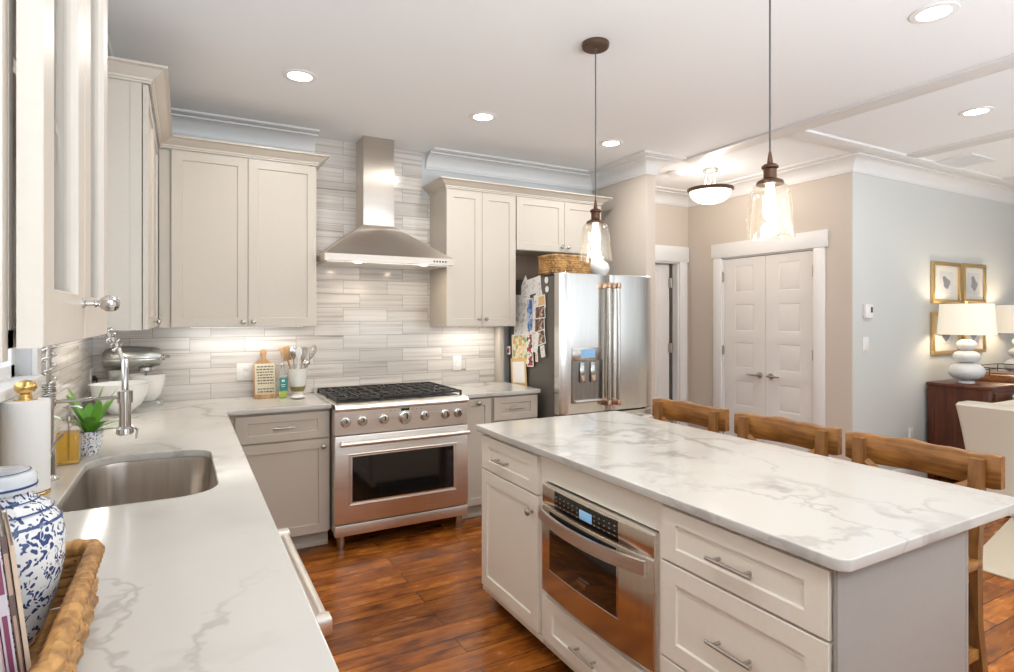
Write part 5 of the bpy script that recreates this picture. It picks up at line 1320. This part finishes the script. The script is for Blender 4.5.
t = thing('sideboard', 'dark cherry-wood sideboard against the pale grey wall', 'sideboard', (7.2, -1.87, 0))
cx0, cx1, cy0, cy1, ch = 6.31, 8.30, -2.10, -1.635, .878
MB().box((cx0, cy0, .10), (cx1, cy1, ch - .032)).build('body', M['cherry'], t, smooth=0)
MB().box((cx0 - .018, cy0 - .018, ch - .030), (cx1 + .018, cy1 + .010, ch), .006).build('top', M['cherry'], t)
for x in (cx0, cx1 - .05):
    for y in (cy0, cy1 - .05): MB().box((x - .004, y - .004, 0), (x + .054, y + .054, .848), .004).build('leg', M['cherry'], t)
for k in range(3):
    a = cx0 + .06 + k * .61
    d = MB().box((a, cy0 - .012, .62), (a + .59, cy0 + .0, .82), .004).build('drawer', M['cherry'], t); MB().tube([(a + .295, cy0 - .012, .72), (a + .295, cy0 - .03, .72)], [.006, .012], 12).build('knob', M['bronze'], d)
    d = MB().box((a, cy0 - .012, .13), (a + .59, cy0 + .0, .60), .004).build('door', M['cherry'], t); MB().tube([(a + .5, cy0 - .012, .45), (a + .5, cy0 - .03, .45)], [.006, .012], 12).build('knob', M['bronze'], d)

def table_lamp(x, y, z, label):
    t_ = thing('table_lamp', label, 'lamp', (x, y, z), 0, 'stacked-stone table lamps')
    fl = lambda a: 1 + .012 * math.cos(36 * a)
    MB().lathe([(.060, z), (.062, z + .022), (.040, z + .026)], (x, y, 0), n=28).build('base', plain('clear_acrylic', (.75, .76, .78), .1), t_)
    def stone(zc, r, h): MB().lathe([(r * math.cos(a) ** .75 if abs(a) < PI / 2 - .01 else .004, zc + h * math.sin(a)) for a in [-PI / 2 + PI * k / 14 for k in range(15)]], (x, y, 0), n=72, flute=fl).build('stone', M['ceramic_lamp'], t_)
    stone(z + .105, .132, .078); stone(z + .235, .100, .056); stone(z + .337, .074, .048)
    MB().tube([(x, y, z + .38), (x, y, z + .70)], .006, 8).build('stem', M['gold'], t_)
    MB().lathe([(.212, z + .430), (.194, z + .700)], (x, y, 0), n=48, cap=False).lathe([(.2105, z + .430), (.1925, z + .700)], (x, y, 0), n=48, cap=False).build('lamp_shade', M['shade'], t_)
    MB().tube([(x, y, z + .70), (x, y, z + .722), (x, y, z + .74)], [.004, .012, .004], 12).build('finial', M['gold'], t_)
    MB().tube([(x - .192, y, z + .697), (x + .192, y, z + .697)], .002, 6).build('shade_frame', M['gold'], t_)
    point('table_lamp_bulb', (x, y, z + .56), 6.5, (1, .84, .62), .05)
table_lamp(6.49, -1.855, ch, 'left table lamp of stacked white stones with a drum shade')
table_lamp(7.58, -1.855, ch, 'right table lamp of stacked white stones, cut by the right edge')
t = thing('serving_tray', 'orange-brown wooden tray with dark wire handles on the sideboard', 'tray', (7.0, -1.95, ch))
MB().box((6.86, -2.06, ch + .001), (7.42, -1.74, ch + .060), .004).build('body', M['traywood'], t)
m = MB()
for z in (.078, .125): m.tube([(x, y, ch + z) for x, y in rounded([(6.80, -2.09), (7.44, -2.09), (7.44, -1.72), (6.80, -1.72)], .02, 4)], .004, 6, closed=True)
for x, y in ((6.80, -2.09), (7.12, -2.09), (7.44, -2.09), (6.80, -1.72), (7.12, -1.72), (7.44, -1.72), (6.80, -1.9), (7.44, -1.9)): m.tube([(x * .97 + 7.12 * .03, y, ch + .055), (x, y, ch + .125)], .004, 6)
m.build('wire_rail', M['black'], t)

# armchair in a slipcover
t = thing('armchair', 'cream slipcovered armchair at the right edge, behind the near stool', 'armchair', (6.2, -2.7, 0))
def soft(pts_fn, name, par, n=16):
    pass
secs = []
for k in range(13):
    s = k / 12; z = .02 + .775 * s; fl = .10 * s ** 1.8 ; r_ = .03
    secs.append([(x, y, z) for x, y in rounded([(5.66 - fl * .9, -3.05), (5.84, -3.05), (5.84, -2.22 + fl * .6), (5.66 - fl * .9, -2.22 + fl * .6)], r_, 4)])
a0 = [(x, y, z + .012) for x, y, z in secs[-1]]; c_ = Vector((5.70, -2.62, .82))
secs.append([tuple(Vector(p).lerp(Vector((c_.x, p[1], .815)), .35)) for p in a0])
MB().strip(secs).build('arm', M['sofa'], t, smooth=1.2)
MB().strip([[(x + .95, y, z) for x, y, z in s_] for s_ in secs]).build('arm', M['sofa'], t, smooth=1.2)
MB().box((5.70, -2.52, .02), (6.72, -2.24, .80), .05, seg=4).build('back', M['sofa'], t)
MB().box((5.78, -3.08, .04), (6.62, -2.5, .34), .02).build('seat_base', M['sofa'], t)
MB().box((5.85, -3.06, .34), (6.58, -2.54, .48), .05, seg=4).build('seat_cushion', M['sofa'], t)
def pillow(x, y, z, w_, h, d, rot, label, mat):
    m = MB(); bm = m.bm; n = 12; gridv = []
    for sd_ in (1, -1):
        G = []
        for i in range(n + 1):
            row = []
            for j in range(n + 1):
                a, b = -1 + 2 * i / n, -1 + 2 * j / n
                th_ = (max(0, (1 - a ** 4) * (1 - b ** 4))) ** .5
                pinch = 1 - .07 * (1 - abs(a * b))
                row.append(bm.verts.new((a * w_ / 2 * (1 - .06 * b * b if 0 else pinch), sd_ * d / 2 * th_, b * h / 2 * pinch)))
            G.append(row)
        for i in range(n):
            for j in range(n): bm.faces.new((G[i][j], G[i + 1][j], G[i + 1][j + 1], G[i][j + 1]))
    bmesh.ops.remove_doubles(bm, verts=bm.verts, dist=1e-5)
    bmesh.ops.transform(bm, matrix=Matrix.Translation((x, y, z + h / 2)) @ Matrix.Rotation(R(rot), 4, 'Z') @ Matrix.Rotation(R(-14), 4, 'X'), verts=bm.verts)
    o = m.build('throw_pillow', mat, smooth=1.4); put(o, label, 'pillow')
pillow(6.18, -2.66, .485, .50, .46, .16, 6, 'cream throw pillow on the slipcovered armchair', M['sofa'])
o = put(MB().prism([(4.44, -2.71), (4.47, -5.4), (7.4, -5.2), (7.0, -2.22)], .001, .012, 'z', bev=.003).build('area_rug', M['rug']), 'beige woven area rug on the dining side floor', 'rug')
